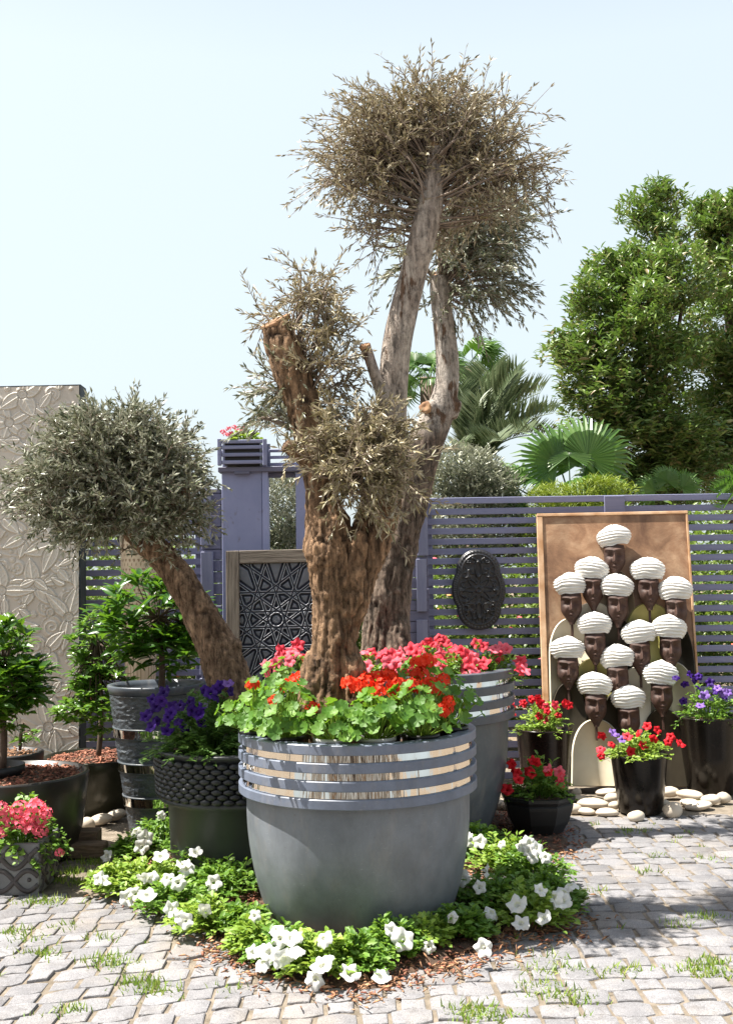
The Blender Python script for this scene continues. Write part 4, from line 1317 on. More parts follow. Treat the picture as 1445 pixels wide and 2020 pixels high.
for k, (cx, yb, hw, hh, lift, lab) in enumerate(R_ST + L_ST):
    g = onz(cx, yb, 0.0)
    s = g[1] / F
    V, Fs = stone_geo(k, 11)
    ry = hw * s * 0.75
    o = obj('river_stone', (V * [hw * s * 1.05, ry, hh * s * 1.15], Fs), M['stone'], None, loc=(g[0], g[1] + ry * 0.6, lift + hh * s * 1.0 - 0.004))
    o.rotation_euler = (0, random.uniform(-0.12, 0.12) - (0.25 if 'slanted' in lab else 0), random.uniform(-0.3, 0.3))
    tag(o, lab, 'stone', 'river stones edging the beds')

# ------------------------------------------------------------------ tree trunks
def trunk_mesh(limbs, vox, m, pale_fn, amp=0.03, seed=0, extra=()):
    """limbs: lists of (x, y, z, r); tubes fused into one skin, then roughened like bark"""
    parts = []
    for lb in limbs:
        Q = catmull(np.array(lb, float), 0.04)
        parts.append(tube(Q[:, :3], np.maximum(Q[:, 3], 0.006), 18))
    parts += list(extra)
    V, Fs = join(parts)
    tmp = bpy.data.objects.new('trunk_raw', mesh('trunk_raw', V, Fs, None))
    C.objects.link(tmp)
    md = tmp.modifiers.new('r', 'REMESH'); md.mode = 'VOXEL'; md.voxel_size = vox
    md2 = tmp.modifiers.new('s', 'SMOOTH'); md2.iterations = 6; md2.factor = 0.5
    dg = bpy.context.evaluated_depsgraph_get()
    ev = tmp.evaluated_get(dg)
    me = bpy.data.meshes.new_from_object(ev)
    bpy.data.objects.remove(tmp)
    n = len(me.vertices)
    co = np.empty(n * 3, np.float32); me.vertices.foreach_get('co', co); co = co.reshape(-1, 3).astype(float)
    no = np.empty(n * 3, np.float32); me.vertices.foreach_get('normal', no); no = no.reshape(-1, 3)
    pale = pale_fn(co)
    a = amp * (1 - 0.72 * pale) * (1 - 0.6 * sstep(1.05, 1.5, co[:, 2]))
    st = co * [1, 1, 0.3]
    wrp = co + 0.03 * np.stack([vn(co * 9, 51), vn(co * 9, 52), vn(co * 9, 53)], 1)
    wrp = co + 0.016 * np.stack([vn(co * 12, 51), vn(co * 12, 52), vn(co * 12, 53)], 1)
    st = wrp * [1, 1, 0.12]
    c1 = np.exp(-(vn(st * 26 + seed, seed) / 0.13) ** 2)
    c2 = np.exp(-(vn(st * 58 + seed, seed + 4) / 0.2) ** 2)
    flake = vn(wrp * [1, 1, 0.7] * 48 + seed, seed + 9) + 0.6 * vn(wrp * 90, seed + 10)
    ridge = 0.6 - 0.9 * c1 - 0.6 * c2 + 0.45 * flake
    ridge = ridge * (1 - 0.75 * pale) + 0.25 * pale
    lump = vn(co * 7 + seed, seed + 1)
    big = vn(co * 3 + seed, seed + 7)
    fine = vn(st * 55 + seed, seed + 2)
    dsp = a * (0.36 * ridge + 0.34 * lump * (1 - 0.5 * pale) + 0.2 * fine + 0.45 * big)
    co = co + no * dsp[:, None]
    me.vertices.foreach_set('co', co.astype(np.float32).ravel())
    at_ = me.attributes.new('pale', 'FLOAT', 'POINT')
    at_.data.foreach_set('value', pale.astype(np.float32))
    at_ = me.attributes.new('ridge', 'FLOAT', 'POINT')
    at_.data.foreach_set('value', np.clip(0.55 + 0.34 * ridge + 0.14 * fine + 0.12 * lump, 0, 1).astype(np.float32))
    me.polygons.foreach_set('use_smooth', np.full(len(me.polygons), True))
    me.materials.clear(); me.materials.append(m)
    me.update()
    return me

def limb(pts, Y0, base):
    """pts: (px, py, half width px, depth offset)"""
    out = []
    for p in pts:
        px_, py_, r = p[:3]
        Y = Y0 + (p[3] if len(p) > 3 else 0)
        P = at(px_, py_, Y) - base
        out.append((P[0], P[1], P[2], r * Y / F))
    return out

# front olive
TA = 5.22
baseA = np.array([at(655, 1400, TA)[0], TA, FZ - 0.13])
tA = thing('olive_tree', 'tall old olive tree with brown gnarled trunk in the large grey planter', 'tree', baseA)
A_main = limb([(655, 1470, 62), (653, 1400, 55), (657, 1340, 47), (660, 1290, 44), (662, 1220, 46), (659, 1160, 46), (655, 1105, 44), (648, 1055, 40), (638, 1000, 35), (626, 930, 34), (612, 860, 33), (594, 790, 33), (575, 730, 34), (560, 690, 33), (548, 655, 29), (543, 640, 27)], TA, baseA)
A_right = limb([(670, 1240, 38), (684, 1180, 40), (704, 1120, 38, 0.02), (728, 1065, 36, 0.04), (748, 1000, 36, 0.05), (762, 920, 34, 0.06), (768, 850, 34, 0.06), (774, 790, 29, 0.06), (777, 730, 29, 0.05), (784, 670, 29, 0.04), (797, 610, 28, 0.03), (812, 550, 27, 0.02), (828, 490, 27, 0.0), (843, 430, 28), (851, 385, 24), (853, 340, 19), (856, 300, 16), (857, 288, 15)], TA, baseA)
A_stub = limb([(770, 830, 14, 0.0), (752, 775, 13, -0.02), (736, 730, 11, -0.04), (722, 686, 10, -0.04)], TA, baseA)
A_stub2 = limb([(628, 930, 22), (600, 905, 18, -0.04), (578, 888, 15, -0.06), (560, 878, 13, -0.08)], TA, baseA)
A_burl = limb([(648, 1110, 30, -0.05), (640, 1080, 29, -0.05), (645, 1052, 20, -0.03)], TA, baseA)
A_burl2 = limb([(690, 1130, 22, -0.04), (704, 1090, 15, -0.06), (709, 1055, 8, -0.07)], TA, baseA)
A_root = limb([(640, 1300, 34, -0.03), (622, 1370, 32, -0.03), (604, 1430, 30, -0.04)], TA, baseA)
A_rootb = limb([(690, 1300, 24, -0.04), (700, 1370, 26, -0.06), (712, 1430, 28, -0.1)], TA, baseA)
def paleA(c):
    return sstep(1.30, 1.62, c[:, 2] + 0.08 * vn(c * 6, 3)) * sstep(0.12, 0.2, c[:, 0])
trA = link('trunk', trunk_mesh([A_main, A_right, A_stub, A_stub2, A_burl, A_burl2, A_root, A_rootb], 0.0095, M['bark_brown'], paleA, 0.036, 3), tA)
def cutcap(parent, px_, py_, Y, r, base, tilt, name='cut_face'):
    P = at(px_, py_, Y) - base
    V, Fs = lathe([(r, -0.02), (r * 1.02, 0.0), (r * 0.9, 0.006), (r * 0.5, 0.004), (0.001, 0.0)], 28, fn=lambda a, rr, z: rr * (1 + 0.08 * np.sin(a * 3 + 1) + 0.05 * np.sin(a * 7)))
    o = obj(name, (V, Fs), M['cut_wood'], parent, loc=P)
    o.rotation_euler = tilt
cutcap(trA, 541, 634, TA, 0.075, baseA, (0.35, -0.45, 0))
cutcap(trA, 858, 285, TA, 0.04, baseA, (0.3, 0.35, 0))
cutcap(trA, 719, 682, TA - 0.04, 0.027, baseA, (0.5, -0.3, 0))

# rear olive
TB = 6.85
baseB = np.array([at(757, 1290, TB)[0], TB, BZ - 0.13])
tB = thing('olive_tree', 'slimmer olive tree with cracked grey trunk in the slate planter behind', 'tree', baseB)
B_main = limb([(757, 1340, 52), (757, 1275, 44), (762, 1210, 42), (768, 1140, 43), (780, 1070, 44), (797, 1000, 44), (818, 930, 41), (838, 875, 36), (858, 830, 32), (873, 795, 27), (881, 755, 24), (882, 710, 23), (877, 660, 22), (871, 610, 21), (867, 570, 21), (866, 545, 19)], TB, baseB)
B_knob = limb([(868, 815, 26), (852, 806, 18, -0.06), (842, 803, 13, -0.1)], TB, baseB)
B_k2 = limb([(885, 815, 20), (897, 800, 14, -0.03), (903, 790, 9, -0.05)], TB, baseB)
B_root = limb([(780, 1210, 22, -0.05), (785, 1280, 26, -0.1), (792, 1330, 26, -0.12)], TB, baseB)
def paleB(c):
    return sstep(1.60, 1.78, c[:, 2] + 0.05 * vn(c * 6, 3))
trB = link('trunk', trunk_mesh([B_main, B_knob, B_k2, B_root], 0.0105, M['bark_grey'], paleB, 0.026, 8), tB)
cutcap(trB, 838, 803, TB - 0.13, 0.038, baseB, (1.2, -0.9, 0))
cutcap(trB, 866, 541, TB, 0.05, baseB, (0.5, 0.1, 0))

# leaning olive
TC = 6.1
baseC = np.array([at(462, 1400, TC)[0], TC, wz - 0.04])
tC = thing('olive_tree', 'small leaning olive with round grey-green crown in the woven-band pot', 'tree', baseC)
C_main = limb([(470, 1440, 48), (462, 1385, 44), (450, 1340, 40), (436, 1295, 40), (412, 1245, 36), (386, 1195, 32), (358, 1150, 31), (330, 1110, 29), (300, 1078, 28), (268, 1052, 24), (240, 1030, 17), (215, 1005, 10)], TC, baseC)
C_kn = limb([(440, 1290, 26), (458, 1275, 20, -0.03), (468, 1268, 10, -0.05)], TC, baseC)
C_b1 = limb([(285, 1065, 14), (270, 1010, 11, 0.05), (280, 950, 8, 0.08), (300, 890, 5, 0.1)], TC, baseC)
C_b2 = limb([(262, 1048, 12), (200, 1010, 10, -0.05), (140, 970, 7, -0.08), (90, 940, 4, -0.1)], TC, baseC)
C_b3 = limb([(290, 1070, 10), (330, 1010, 8, -0.1), (370, 960, 5, -0.15)], TC, baseC)
link('trunk', trunk_mesh([C_main, C_kn, C_b1, C_b2, C_b3], 0.0095, M['bark_tan'], lambda c: 0 * c[:, 0], 0.020, 12), tC)

# ------------------------------------------------------------------ olive crowns
def olive_crown(parent, base, blobs, seed, leafm, leaf_L=0.058, leaf_W=0.011, droop=0.1, names=('foliage', 'twigs'), sub=7, gap=0.024, tip=1.0, fill=0.86, shell=0.55, pad=0.075, start=0.35, lift=0.2, anc_drop=0.0, wild=0.4):
    """blobs: (px, py, rx, ry, depth Y, rdepth, anchor (px,py,Y), number of branches)"""
    rs = np.random.default_rng(seed)
    lp_, ld_, tw = [], [], []
    for (cx, cy, rx, ry, Y, rd, anc, nb) in blobs:
        c = at(cx, cy, Y); s = Y / F
        R = np.maximum(np.array([rx * s, rd, ry * s]) - pad, 0.05)
        A0 = at(*anc)
        for _ in range(nb):
            A0 = at(anc[0] - rs.uniform(0, 10) * anc_drop, anc[1] + rs.uniform(-10, 45) * anc_drop, anc[2])
            dr = nrm(rs.normal(0, 1, 3))
            k = rs.uniform(shell, 1.0) if rs.random() < 0.8 else rs.uniform(0.2, 0.6)
            tgt = c + R * dr * k
            st = A0 + rs.normal(0, 0.02, 3)
            mid = st + (tgt - st) * 0.5 + np.array([0, 0, 0.16 * np.linalg.norm(tgt - st)]) + rs.normal(0, 0.03 + 0.10 * (wild > 0.5), 3)
            t = np.linspace(0, 1, 12)[:, None]
            P = (1 - t) ** 2 * st + 2 * t * (1 - t) * mid + t * t * tgt
            P[:, 2] -= droop * (t[:, 0] ** 2) * 0.12
            L = np.linalg.norm(np.diff(P, axis=0), axis=1).sum()
            tw.append((P, np.linspace(rs.uniform(0.004, 0.0085), 0.0018, 12)))
            nsub = max(3, int(sub * L / 0.5))
            for q in range(nsub):
                f = rs.uniform(start, 1.0) if L > 0.25 else rs.uniform(0.1, 1.0)
                i = min(10, int(f * 11))
                o = P[i] + (P[i + 1] - P[i]) * rs.random()
                axis = nrm(P[i + 1] - P[i])
                outw = nrm((o - c) / R)
                d0 = nrm(axis * 0.8 + outw * 0.6 + rs.normal(0, wild, 3) + np.array([0, 0, lift]))
                ln = rs.uniform(0.10, 0.27) * tip
                m = int(ln / gap) + 2
                tt = np.linspace(0, 1, 6)[:, None]
                bow = np.array([0, 0, -droop * ln]) + rs.normal(0, 0.12, 3) * ln
                Q = o + d0 * ln * tt + bow * tt ** 2
                tw.append((Q[[0, 2, 5]], np.array([0.0026, 0.002, 0.001])))
                fi = np.linspace(0.08, 1.0, m)
                pos = o + d0 * ln * fi[:, None] + bow * (fi ** 2)[:, None]
                tan_ = nrm(d0 * ln + 2 * bow * fi[:, None])
                side = nrm(np.cross(d0, rs.normal(0, 1, 3)))
                up = np.cross(side, d0)
                for sgn in (1, -1):
                    keep = rs.random(m) < fill
                    spr = np.where((np.arange(m) % 2 == 0)[:, None], side, up) * sgn
                    dd = nrm(tan_ + spr * rs.uniform(0.15, 0.6 + 0.4 * (wild > 0.5), (m, 1)) + rs.normal(0, 0.2 + 0.15 * (wild > 0.5), (m, 3)))
                    lp_.append(pos[keep]); ld_.append(dd[keep])
                lp_.append(pos[-1:]); ld_.append(tan_[-1:])
    pos, dd = np.concatenate(lp_), np.concatenate(ld_)
    n = len(pos)
    g = scatter(NARROW, pos - base, frames(dd, rs.normal(0, 1, (n, 3)) + [0, 0, 0.8]), leaf_L * rs.uniform(0.55, 1.15, n), leaf_W * rs.uniform(0.8, 1.25, n))
    obj(names[0], g, leafm, parent, stuff=True)
    tv, tf, off = [], [], 0
    for P, R_ in tw:
        V, Fs = tube(P - base, R_, 4, False)
        tv.append(V); tf.append(np.array(Fs) + off); off += len(V)
    obj(names[1], (np.concatenate(tv), [np.concatenate(tf)]), M['twig'], parent, stuff=True)
    return n

a1, a2, a3 = (854, 320, TA), (850, 385, TA), (842, 430, TA)
n1 = olive_crown(tA, baseA, [
    (800, 240, 185, 112, TA + 0.14, 0.38, a1, 60), (915, 240, 145, 112, TA + 0.12, 0.36, a1, 40), (700, 275, 115, 85, TA + 0.1, 0.32, a2, 30), (770, 320, 130, 75, TA + 0.15, 0.32, a2, 22),
    (970, 310, 130, 85, TA + 0.12, 0.34, a2, 26), (1060, 345, 70, 45, TA + 0.1, 0.2, a2, 10), (715, 420, 75, 65, TA + 0.05, 0.22, a3, 14), (930, 400, 95, 60, TA + 0.2, 0.28, a3, 14), (850, 195, 150, 55, TA + 0.1, 0.28, a1, 24), (650, 345, 60, 36, TA, 0.2, a2, 9)],
    31, M['olive_dry'], 0.043, 0.0085, 0.20, sub=8, gap=0.019, fill=0.52, start=0.42, lift=0.4, anc_drop=1.0, wild=0.8)
n2 = olive_crown(tA, baseA, [
    (612, 560, 72, 70, TA + 0.06, 0.18, (590, 690, TA + 0.06), 17), (655, 640, 58, 55, TA + 0.06, 0.18, (600, 740, TA + 0.05), 14), (660, 735, 62, 60, TA, 0.2, (600, 800, TA), 20), (520, 640, 40, 12, TA, 0.06, (560, 680, TA), 3)],
    32, M['olive_dry'], 0.047, 0.0098, 0.15, ('side_foliage', 'side_twigs'), gap=0.02, fill=0.75, tip=0.9, wild=0.7)
n2 += olive_crown(tA, baseA, [
    (535, 750, 62, 75, TA + 0.1, 0.2, (590, 800, TA), 19), (510, 820, 55, 42, TA + 0.1, 0.15, (600, 850, TA), 8)],
    36, M['olive_green'], 0.050, 0.0115, 0.15, ('left_foliage', 'left_twigs'), gap=0.021, fill=0.8, tip=0.9)
n3 = olive_crown(tA, baseA, [
    (712, 885, 125, 82, TA - 0.22, 0.24, (690, 955, TA - 0.1), 62), (795, 905, 58, 85, TA - 0.2, 0.2, (740, 965, TA - 0.1), 22), (635, 865, 60, 50, TA - 0.2, 0.18, (650, 930, TA - 0.1), 14), (720, 808, 90, 38, TA - 0.15, 0.2, (700, 900, TA - 0.1), 18), (700, 955, 70, 36, TA - 0.28, 0.14, (700, 945, TA - 0.12), 9)],
    33, M['olive_gold'], 0.049, 0.0100, 0.2, ('low_foliage', 'low_twigs'), gap=0.02, fill=0.75, tip=0.85, wild=0.65)
n4 = olive_crown(tB, baseB, [
    (960, 440, 110, 105, TB, 0.4, (866, 560, TB), 46), (960, 540, 95, 70, TB, 0.34, (868, 585, TB), 32), (890, 420, 90, 90, TB, 0.35, (866, 560, TB), 16), (800, 490, 55, 55, TB + 0.1, 0.25, (864, 565, TB), 9), (920, 600, 60, 40, TB, 0.25, (868, 590, TB), 10), (1010, 380, 70, 70, TB, 0.3, (866, 560, TB), 10)],
    34, M['olive_green'], 0.056, 0.0125, 0.3, gap=0.022, fill=0.75)
n5 = olive_crown(tC, baseC, [
    (225, 920, 185, 115, TC, 0.50, (255, 1040, TC), 120), (110, 970, 100, 85, TC - 0.1, 0.36, (200, 1010, TC), 60), (330, 930, 100, 110, TC - 0.05, 0.38, (285, 1050, TC), 60), (225, 1010, 150, 60, TC - 0.2, 0.34, (255, 1040, TC), 50), (230, 850, 150, 65, TC, 0.4, (260, 1000, TC), 54), (215, 865, 110, 75, TC - 0.15, 0.36, (250, 1010, TC), 44), (360, 1010, 60, 50, TC, 0.25, (300, 1060, TC), 22)],
    35, M['olive_green'], 0.045, 0.0115, 0.12, sub=13, gap=0.02, tip=0.62, fill=0.8, shell=0.78, pad=0.04, wild=0.6)
print('olive leaves', n1, n2, n3, n4, n5)

# ------------------------------------------------------------------ flowers
def petunia_geo(seed, R=0.040):
    rs = np.random.default_rng(seed)
    n = 25
    a = np.arange(n) * 2 * PI / n
    lob = 1 + 0.13 * np.cos(5 * a) + rs.normal(0, 0.035, n)
    V = [np.column_stack([R * lob * np.cos(a), R * lob * np.sin(a), 0.10 * R * np.sin(5 * a + 1) * 1.6 + rs.normal(0, 0.09 * R, n) - 0.10 * R]),
         np.column_stack([0.62 * R * np.cos(a), 0.62 * R * np.sin(a), 0.05 * R * np.cos(5 * a) + 0.02 * R + 0 * a]),
         np.column_stack([0.25 * R * np.cos(a), 0.25 * R * np.sin(a), -0.16 * R + 0 * a]),
         np.column_stack([0.10 * R * np.cos(a), 0.10 * R * np.sin(a), -0.95 * R + 0 * a])]
    k = np.arange(n); k2 = (k + 1) % n
    Fs = [np.concatenate([np.stack([r * n + k2, r * n + k, (r + 1) * n + k, (r + 1) * n + k2], 1) for r in range(3)])]
    return np.concatenate(V), Fs
def petunia_side_geo(seed):
    """half-open, floppier bloom"""
    V, Fs = petunia_geo(seed, 0.038)
    rr = np.hypot(V[:, 0], V[:, 1])
    V[:, 2] -= (rr / 0.038) ** 2 * 0.016
    V[:, :2] *= 0.9
    return V, Fs
PET = {c: [mesh('flower', *(petunia_geo(s) if s < 4 else petunia_side_geo(s)), M[c]) for s in range(6)] for c in ('white', 'red', 'pink_red', 'pink_pale', 'purple', 'violet')}
def florets(seed, n, rad, fr, flat=0.75):
    rs = np.random.default_rng(seed)
    pos, dr = [], []
    for k in range(n):
        t = (k + 0.5) / n
        ph = k * 2.399963
        z = 1 - 1.35 * t
        r = math.sqrt(max(0, 1 - z * z))
        d = np.array([r * math.cos(ph), r * math.sin(ph), z])
        c = d * rad * np.array([1, 1, flat]) * rs.uniform(0.85, 1.1)
        d = nrm(d + rs.normal(0, 0.25, 3))
        u = nrm(np.cross(d, rs.normal(0, 1, 3)))
        v = np.cross(d, u)
        for q in range(5):
            a = q * 2 * PI / 5
            pos.append(c); dr.append((u * math.cos(a) + v * math.sin(a) + d * 0.35, d))
    D = np.array([x[0] for x in dr]); U = np.array([x[1] for x in dr])
    PETAL = ([(0, 0, 0), (0.6, 0.42, 0.05), (1, 0.2, -0.05), (1, -0.2, -0.05), (0.6, -0.42, 0.05)], [[0, 4, 3, 2, 1]])
    return scatter(PETAL, pos, frames(D, U), fr * rs.uniform(0.85, 1.15, len(pos)), fr * 0.95)
HEAD = {'scarlet': [mesh('flower_head', *florets(s, 20, 0.036, 0.0165), M['scarlet']) for s in (1, 2, 3)],
        'pink': [mesh('flower_head', *florets(s, 22, 0.042, 0.015), M['pink']) for s in (4, 5, 6)],
        'pink_small': [mesh('flower_head', *florets(s, 9, 0.022, 0.012), M['pink']) for s in (7, 8)]}
def face_rot(d, spin=None):
    q = Vector([float(x) for x in d]).to_track_quat('Z', 'Y')
    e = (q.to_matrix() @ Matrix.Rotation(random.uniform(0, 6.28) if spin is None else spin, 3, 'Z')).to_euler()
    return e
def put_flower(parent, base, P, col, rs, scale=1.0, out=None, lift=0.35):
    d = nrm(np.array([0, -0.75, lift]) + (0 if out is None else out) + rs.normal(0, 0.38, 3))
    o = link('flower', PET[col][int(rs.integers(0, 6))], parent, P - base, face_rot(d), scale * rs.uniform(0.85, 1.15))
    return o

def mound(parent, base, R, H, n, m, leafL, seed, leafW=0.55, hang=0.0, stems=True, rfill=0.35, name='foliage'):
    """leafy mound: leaves in whorls at the ends of many short stems"""
    rs = np.random.default_rng(seed)
    nst = max(6, n // 11)
    pos, dd, tw = [], [], []
    for _ in range(nst):
        a = rs.uniform(0, 2 * PI); r = math.sqrt(rs.random())
        z = H * (1 - r ** 2.2) * rs.uniform(0.55, 1.08) + 0.02 - hang * r ** 3 * rs.random()
        tip = np.array([R * r * math.cos(a), R * r * math.sin(a), z])
        st = np.array([tip[0] * 0.3, tip[1] * 0.3, 0.0])
        mid = (st + tip) / 2 + np.array([0, 0, H * 0.25])
        m_ = 11
        t = rs.uniform(rfill, 1, m_)[:, None]
        P = (1 - t) ** 2 * st + 2 * t * (1 - t) * mid + t * t * tip
        dirn = nrm(tip - mid + 1e-4)
        az_ = rs.uniform(0, 2 * PI, m_)
        d = np.stack([np.cos(az_), np.sin(az_), rs.uniform(-0.15, 0.6, m_)], 1) + dirn * 0.55
        pos.append(P + rs.normal(0, leafL * 0.15, (m_, 3))); dd.append(nrm(d))
        tt = np.linspace(0, 1, 6)[:, None]
        tw.append(tube((1 - tt) ** 2 * st + 2 * tt * (1 - tt) * mid + tt * tt * tip, np.linspace(0.003, 0.0015, 6), 4, False))
    pos, dd = np.concatenate(pos), np.concatenate(dd)
    k = len(pos)
    L = leafL * rs.uniform(0.6, 1.25, k)
    g = scatter(OVAL, pos, frames(dd, np.array([0, -0.1, 1.0]) + rs.normal(0, 0.35, (k, 3))), L, L * leafW)
    obj(name, g, m, parent, stuff=True)
    if stems:
        obj('stems', join(tw), m, parent, stuff=True)

# white petunias round the front planter
WPL = [(240, 1756, 0.18, 0.13, 'white petunia plant at the far left tip of the flower bed by the paving'), (268, 1690, 0.15, 0.13, 'white petunia plant in front of the tapered chiselled pot'),
       (320, 1668, 0.20, 0.18, 'white petunia plant squeezed between tapered pot and woven-band planter'), (300, 1762, 0.19, 0.16, 'white petunia plant with two low blooms on the left paving edge'), (395, 1742, 0.22, 0.20, 'white petunia plant against the woven-band planter, one big bloom'),
       (450, 1770, 0.18, 0.18, 'white petunia plant between woven-band planter and grey planter'), (400, 1838, 0.18, 0.15, 'white petunia plant with large blooms at the left front corner'), (478, 1842, 0.15, 0.13, 'small leafy petunia plant against the grey planter left flank'),
       (560, 1902, 0.17, 0.17, 'white petunia plant thick with blooms in front of the grey planter'), (625, 1922, 0.18, 0.17, 'white petunia plant nearest the camera before the grey planter'), (710, 1912, 0.16, 0.14, 'white petunia plant with two round blooms near the bark litter'), (775, 1885, 0.15, 0.16, 'leafy petunia plant under the middle of the grey planter'),
       (838, 1868, 0.14, 0.13, 'white petunia plant with a drooping bloom beside dark mulch'), (912, 1850, 0.14, 0.15, 'shaded petunia plant at the right foot of the grey planter'), (945, 1690, 0.20, 0.16, 'white petunia plant behind the grey planter right flank'), (1000, 1725, 0.20, 0.20, 'white petunia plant between grey planter and faceted bowl'),
       (1050, 1745, 0.20, 0.21, 'white petunia plant crowned with clustered blooms near the faceted bowl'), (970, 1800, 0.20, 0.18, 'shaded white petunia plant right of the grey planter'), (1045, 1828, 0.18, 0.17, 'white petunia plant at the right front corner of the bed'), (1090, 1795, 0.16, 0.17, 'white petunia plant at the far right tip of the bed'),
       (345, 1800, 0.17, 0.14, 'white petunia plant filling the paving edge left of the large corner blooms'), (505, 1880, 0.15, 0.15, 'white petunia plant at the front left, beside the thick cluster of blooms')]
WFL = [(268, 1640), (288, 1655), (280, 1672), (318, 1612), (211, 1690), (208, 1738), (200, 1735), (254, 1772), (268, 1765), (292, 1766), (300, 1730), (288, 1732), (318, 1690), (330, 1732), (386, 1682), (363, 1705), (368, 1714), (423, 1742), (418, 1750), (404, 1798),
       (367, 1818), (358, 1812), (340, 1795), (502, 1808), (352, 1742), (515, 1872), (532, 1880), (553, 1852), (582, 1872), (584, 1843), (636, 1852), (628, 1822), (641, 1888), (624, 1932), (634, 1905), (690, 1920), (752, 1927), (773, 1836), (794, 1856), (845, 1868), (517, 1898), (560, 1895), (575, 1852), (500, 1880), (545, 1832),
       (918, 1652), (930, 1660), (945, 1662), (985, 1666), (1030, 1668), (1045, 1665), (1058, 1675), (1075, 1692), (1050, 1692), (1040, 1680), (952, 1872), (970, 1800), (1018, 1785), (1026, 1822), (1065, 1757), (1070, 1812), (1090, 1770), (1108, 1778), (1098, 1782), (1122, 1745), (960, 1720), (945, 1752), (888, 1810), (910, 1735), (1112, 1760)]
wth = []
for k, (px_, py_, R, H, lab) in enumerate(WPL):
    g = onz(px_, py_, 0.02)
    g[1] += R * 0.25
    t = thing('petunia_plant', lab, 'flower', g, 'white petunias around the grey planter')
    mound(t, g, R * (1.22 if py_ < 1830 else 1.05), H * (0.95 if py_ < 1830 else 0.8), 1000, M['petunia_leaf'] if k % 3 else M['petunia_lime'], 0.036, 100 + k)
    wth.append((t, g, R * (1.15 if py_ < 1830 else 1.0), H * (0.95 if py_ < 1830 else 0.8)))
rsf = np.random.default_rng(77)
for (px_, py_) in WFL:
    d = ray(px_, py_)
    best = None
    for t, g, R, H in wth:
        # where the sight line passes nearest the mound's upper surface
        for f in np.linspace(3.9, 7.6, 200):
            P = EYE + d * (f / d[1])
            q = P - g
            r = math.hypot(q[0], q[1]) / (R * 1.1)
            if r < 1 and q[2] <= H * (1 - r ** 2.2) + 0.035 and q[2] > 0:
                sc_ = r
                if best is None or f < best[0] - 0.001: best = (f, t, g, P)
                break
    if best is None:
        P = onz(px_, py_, 0.08)
        t, g, R, H = min(wth, key=lambda w_: np.linalg.norm((P - w_[1])[:2]))
    else:
        _, t, g, P = best
    put_flower(t, g, P + np.array([0, -0.012, 0.008]), 'white', rsf, rsf.uniform(0.8, 1.12), None, 0.8)

# pots of small petunias
def potted(label, base, R, H, n, m, leafL, seed, flowers, depth, cat='flower', hang=0.05, scale=0.85, name='petunia_plant', leafW=0.5):
    t = thing(name, label, cat, base)
    mound(t, base, R, H, n, m, leafL, seed, leafW, hang)
    rs = np.random.default_rng(seed + 500)
    for f in flowers:
        px_, py_, col = f[:3]
        Y = base[1] + (f[3] if len(f) > 3 else -depth * rs.uniform(0.35, 0.9))
        P = at(px_, py_, Y)
        put_flower(t, base, P, col, rs, scale)
    return t
potted('red petunia plant in the glossy black pot before the figure panel', P_mid + [0, 0, -0.03], 0.255, 0.17, 950, M['petunia_lime'], 0.036, 201,
       [(1186, 1452, 'red'), (1183, 1475, 'pink_red'), (1184, 1492, 'red'), (1207, 1466, 'red'), (1244, 1483, 'red'), (1268, 1470, 'red'), (1286, 1460, 'red'), (1275, 1432, 'red'), (1255, 1444, 'red'), (1237, 1452, 'pink_red'), (1322, 1452, 'red'), (1318, 1462, 'red'), (1342, 1466, 'red'), (1296, 1440, 'red'), (1226, 1458, 'violet'), (1210, 1445, 'violet')], 0.2)
potted('red petunia plant in the brown-black pot left of the figure panel', P_brown + [0, 0, -0.03], 0.24, 0.20, 950, M['petunia_lime'], 0.034, 202,
       [(1010, 1392, 'pink_red'), (1008, 1405, 'red'), (1035, 1385, 'red'), (1044, 1380, 'red'), (1060, 1378, 'red'), (1066, 1388, 'red'), (1030, 1388, 'pink_red'), (1077, 1395, 'pink_red'), (1080, 1402, 'red'), (1095, 1391, 'pink_red'), (1115, 1388, 'red'), (1122, 1391, 'red'), (1073, 1420, 'pink_red'), (1100, 1408, 'red'), (1063, 1411, 'red')], 0.2)
potted('dark red and pink flowering plant in the faceted bowl', P_bowl + [0, 0, -0.03], 0.25, 0.24, 900, M['petunia_leaf'], 0.046, 203,
       [(1000, 1557, 'red'), (1008, 1508, 'red'), (1020, 1525, 'red'), (1043, 1522, 'red'), (1055, 1507, 'red'), (1052, 1500, 'red'), (1078, 1515, 'pink_pale'), (1080, 1522, 'red'), (1102, 1522, 'pink_pale'), (1106, 1532, 'pink_red'), (1104, 1545, 'pink_red'), (1048, 1526, 'red'), (1022, 1537, 'red'), (1010, 1519, 'red')], 0.2, leafW=0.4)
potted('purple petunia plant in the tall black pot right of the figure panel', P_right + [0, 0, -0.03], 0.27, 0.25, 1000, M['petunia_leaf'], 0.032, 204,
       [(1331, 1334, 'purple'), (1360, 1330, 'purple'), (1378, 1333, 'purple'), (1399, 1346, 'purple'), (1347, 1383, 'purple'), (1379, 1355, 'purple'), (1414, 1357, 'violet'), (1424, 1366, 'violet'), (1427, 1374, 'purple'), (1388, 1371, 'violet'), (1412, 1362, 'purple'), (1380, 1391, 'violet'), (1440, 1440, 'purple'), (1436, 1365, 'violet'), (1350, 1350, 'purple'), (1372, 1342, 'purple')], 0.22, hang=0.12)
wbase = np.array([WX, WY, wz - 0.05])
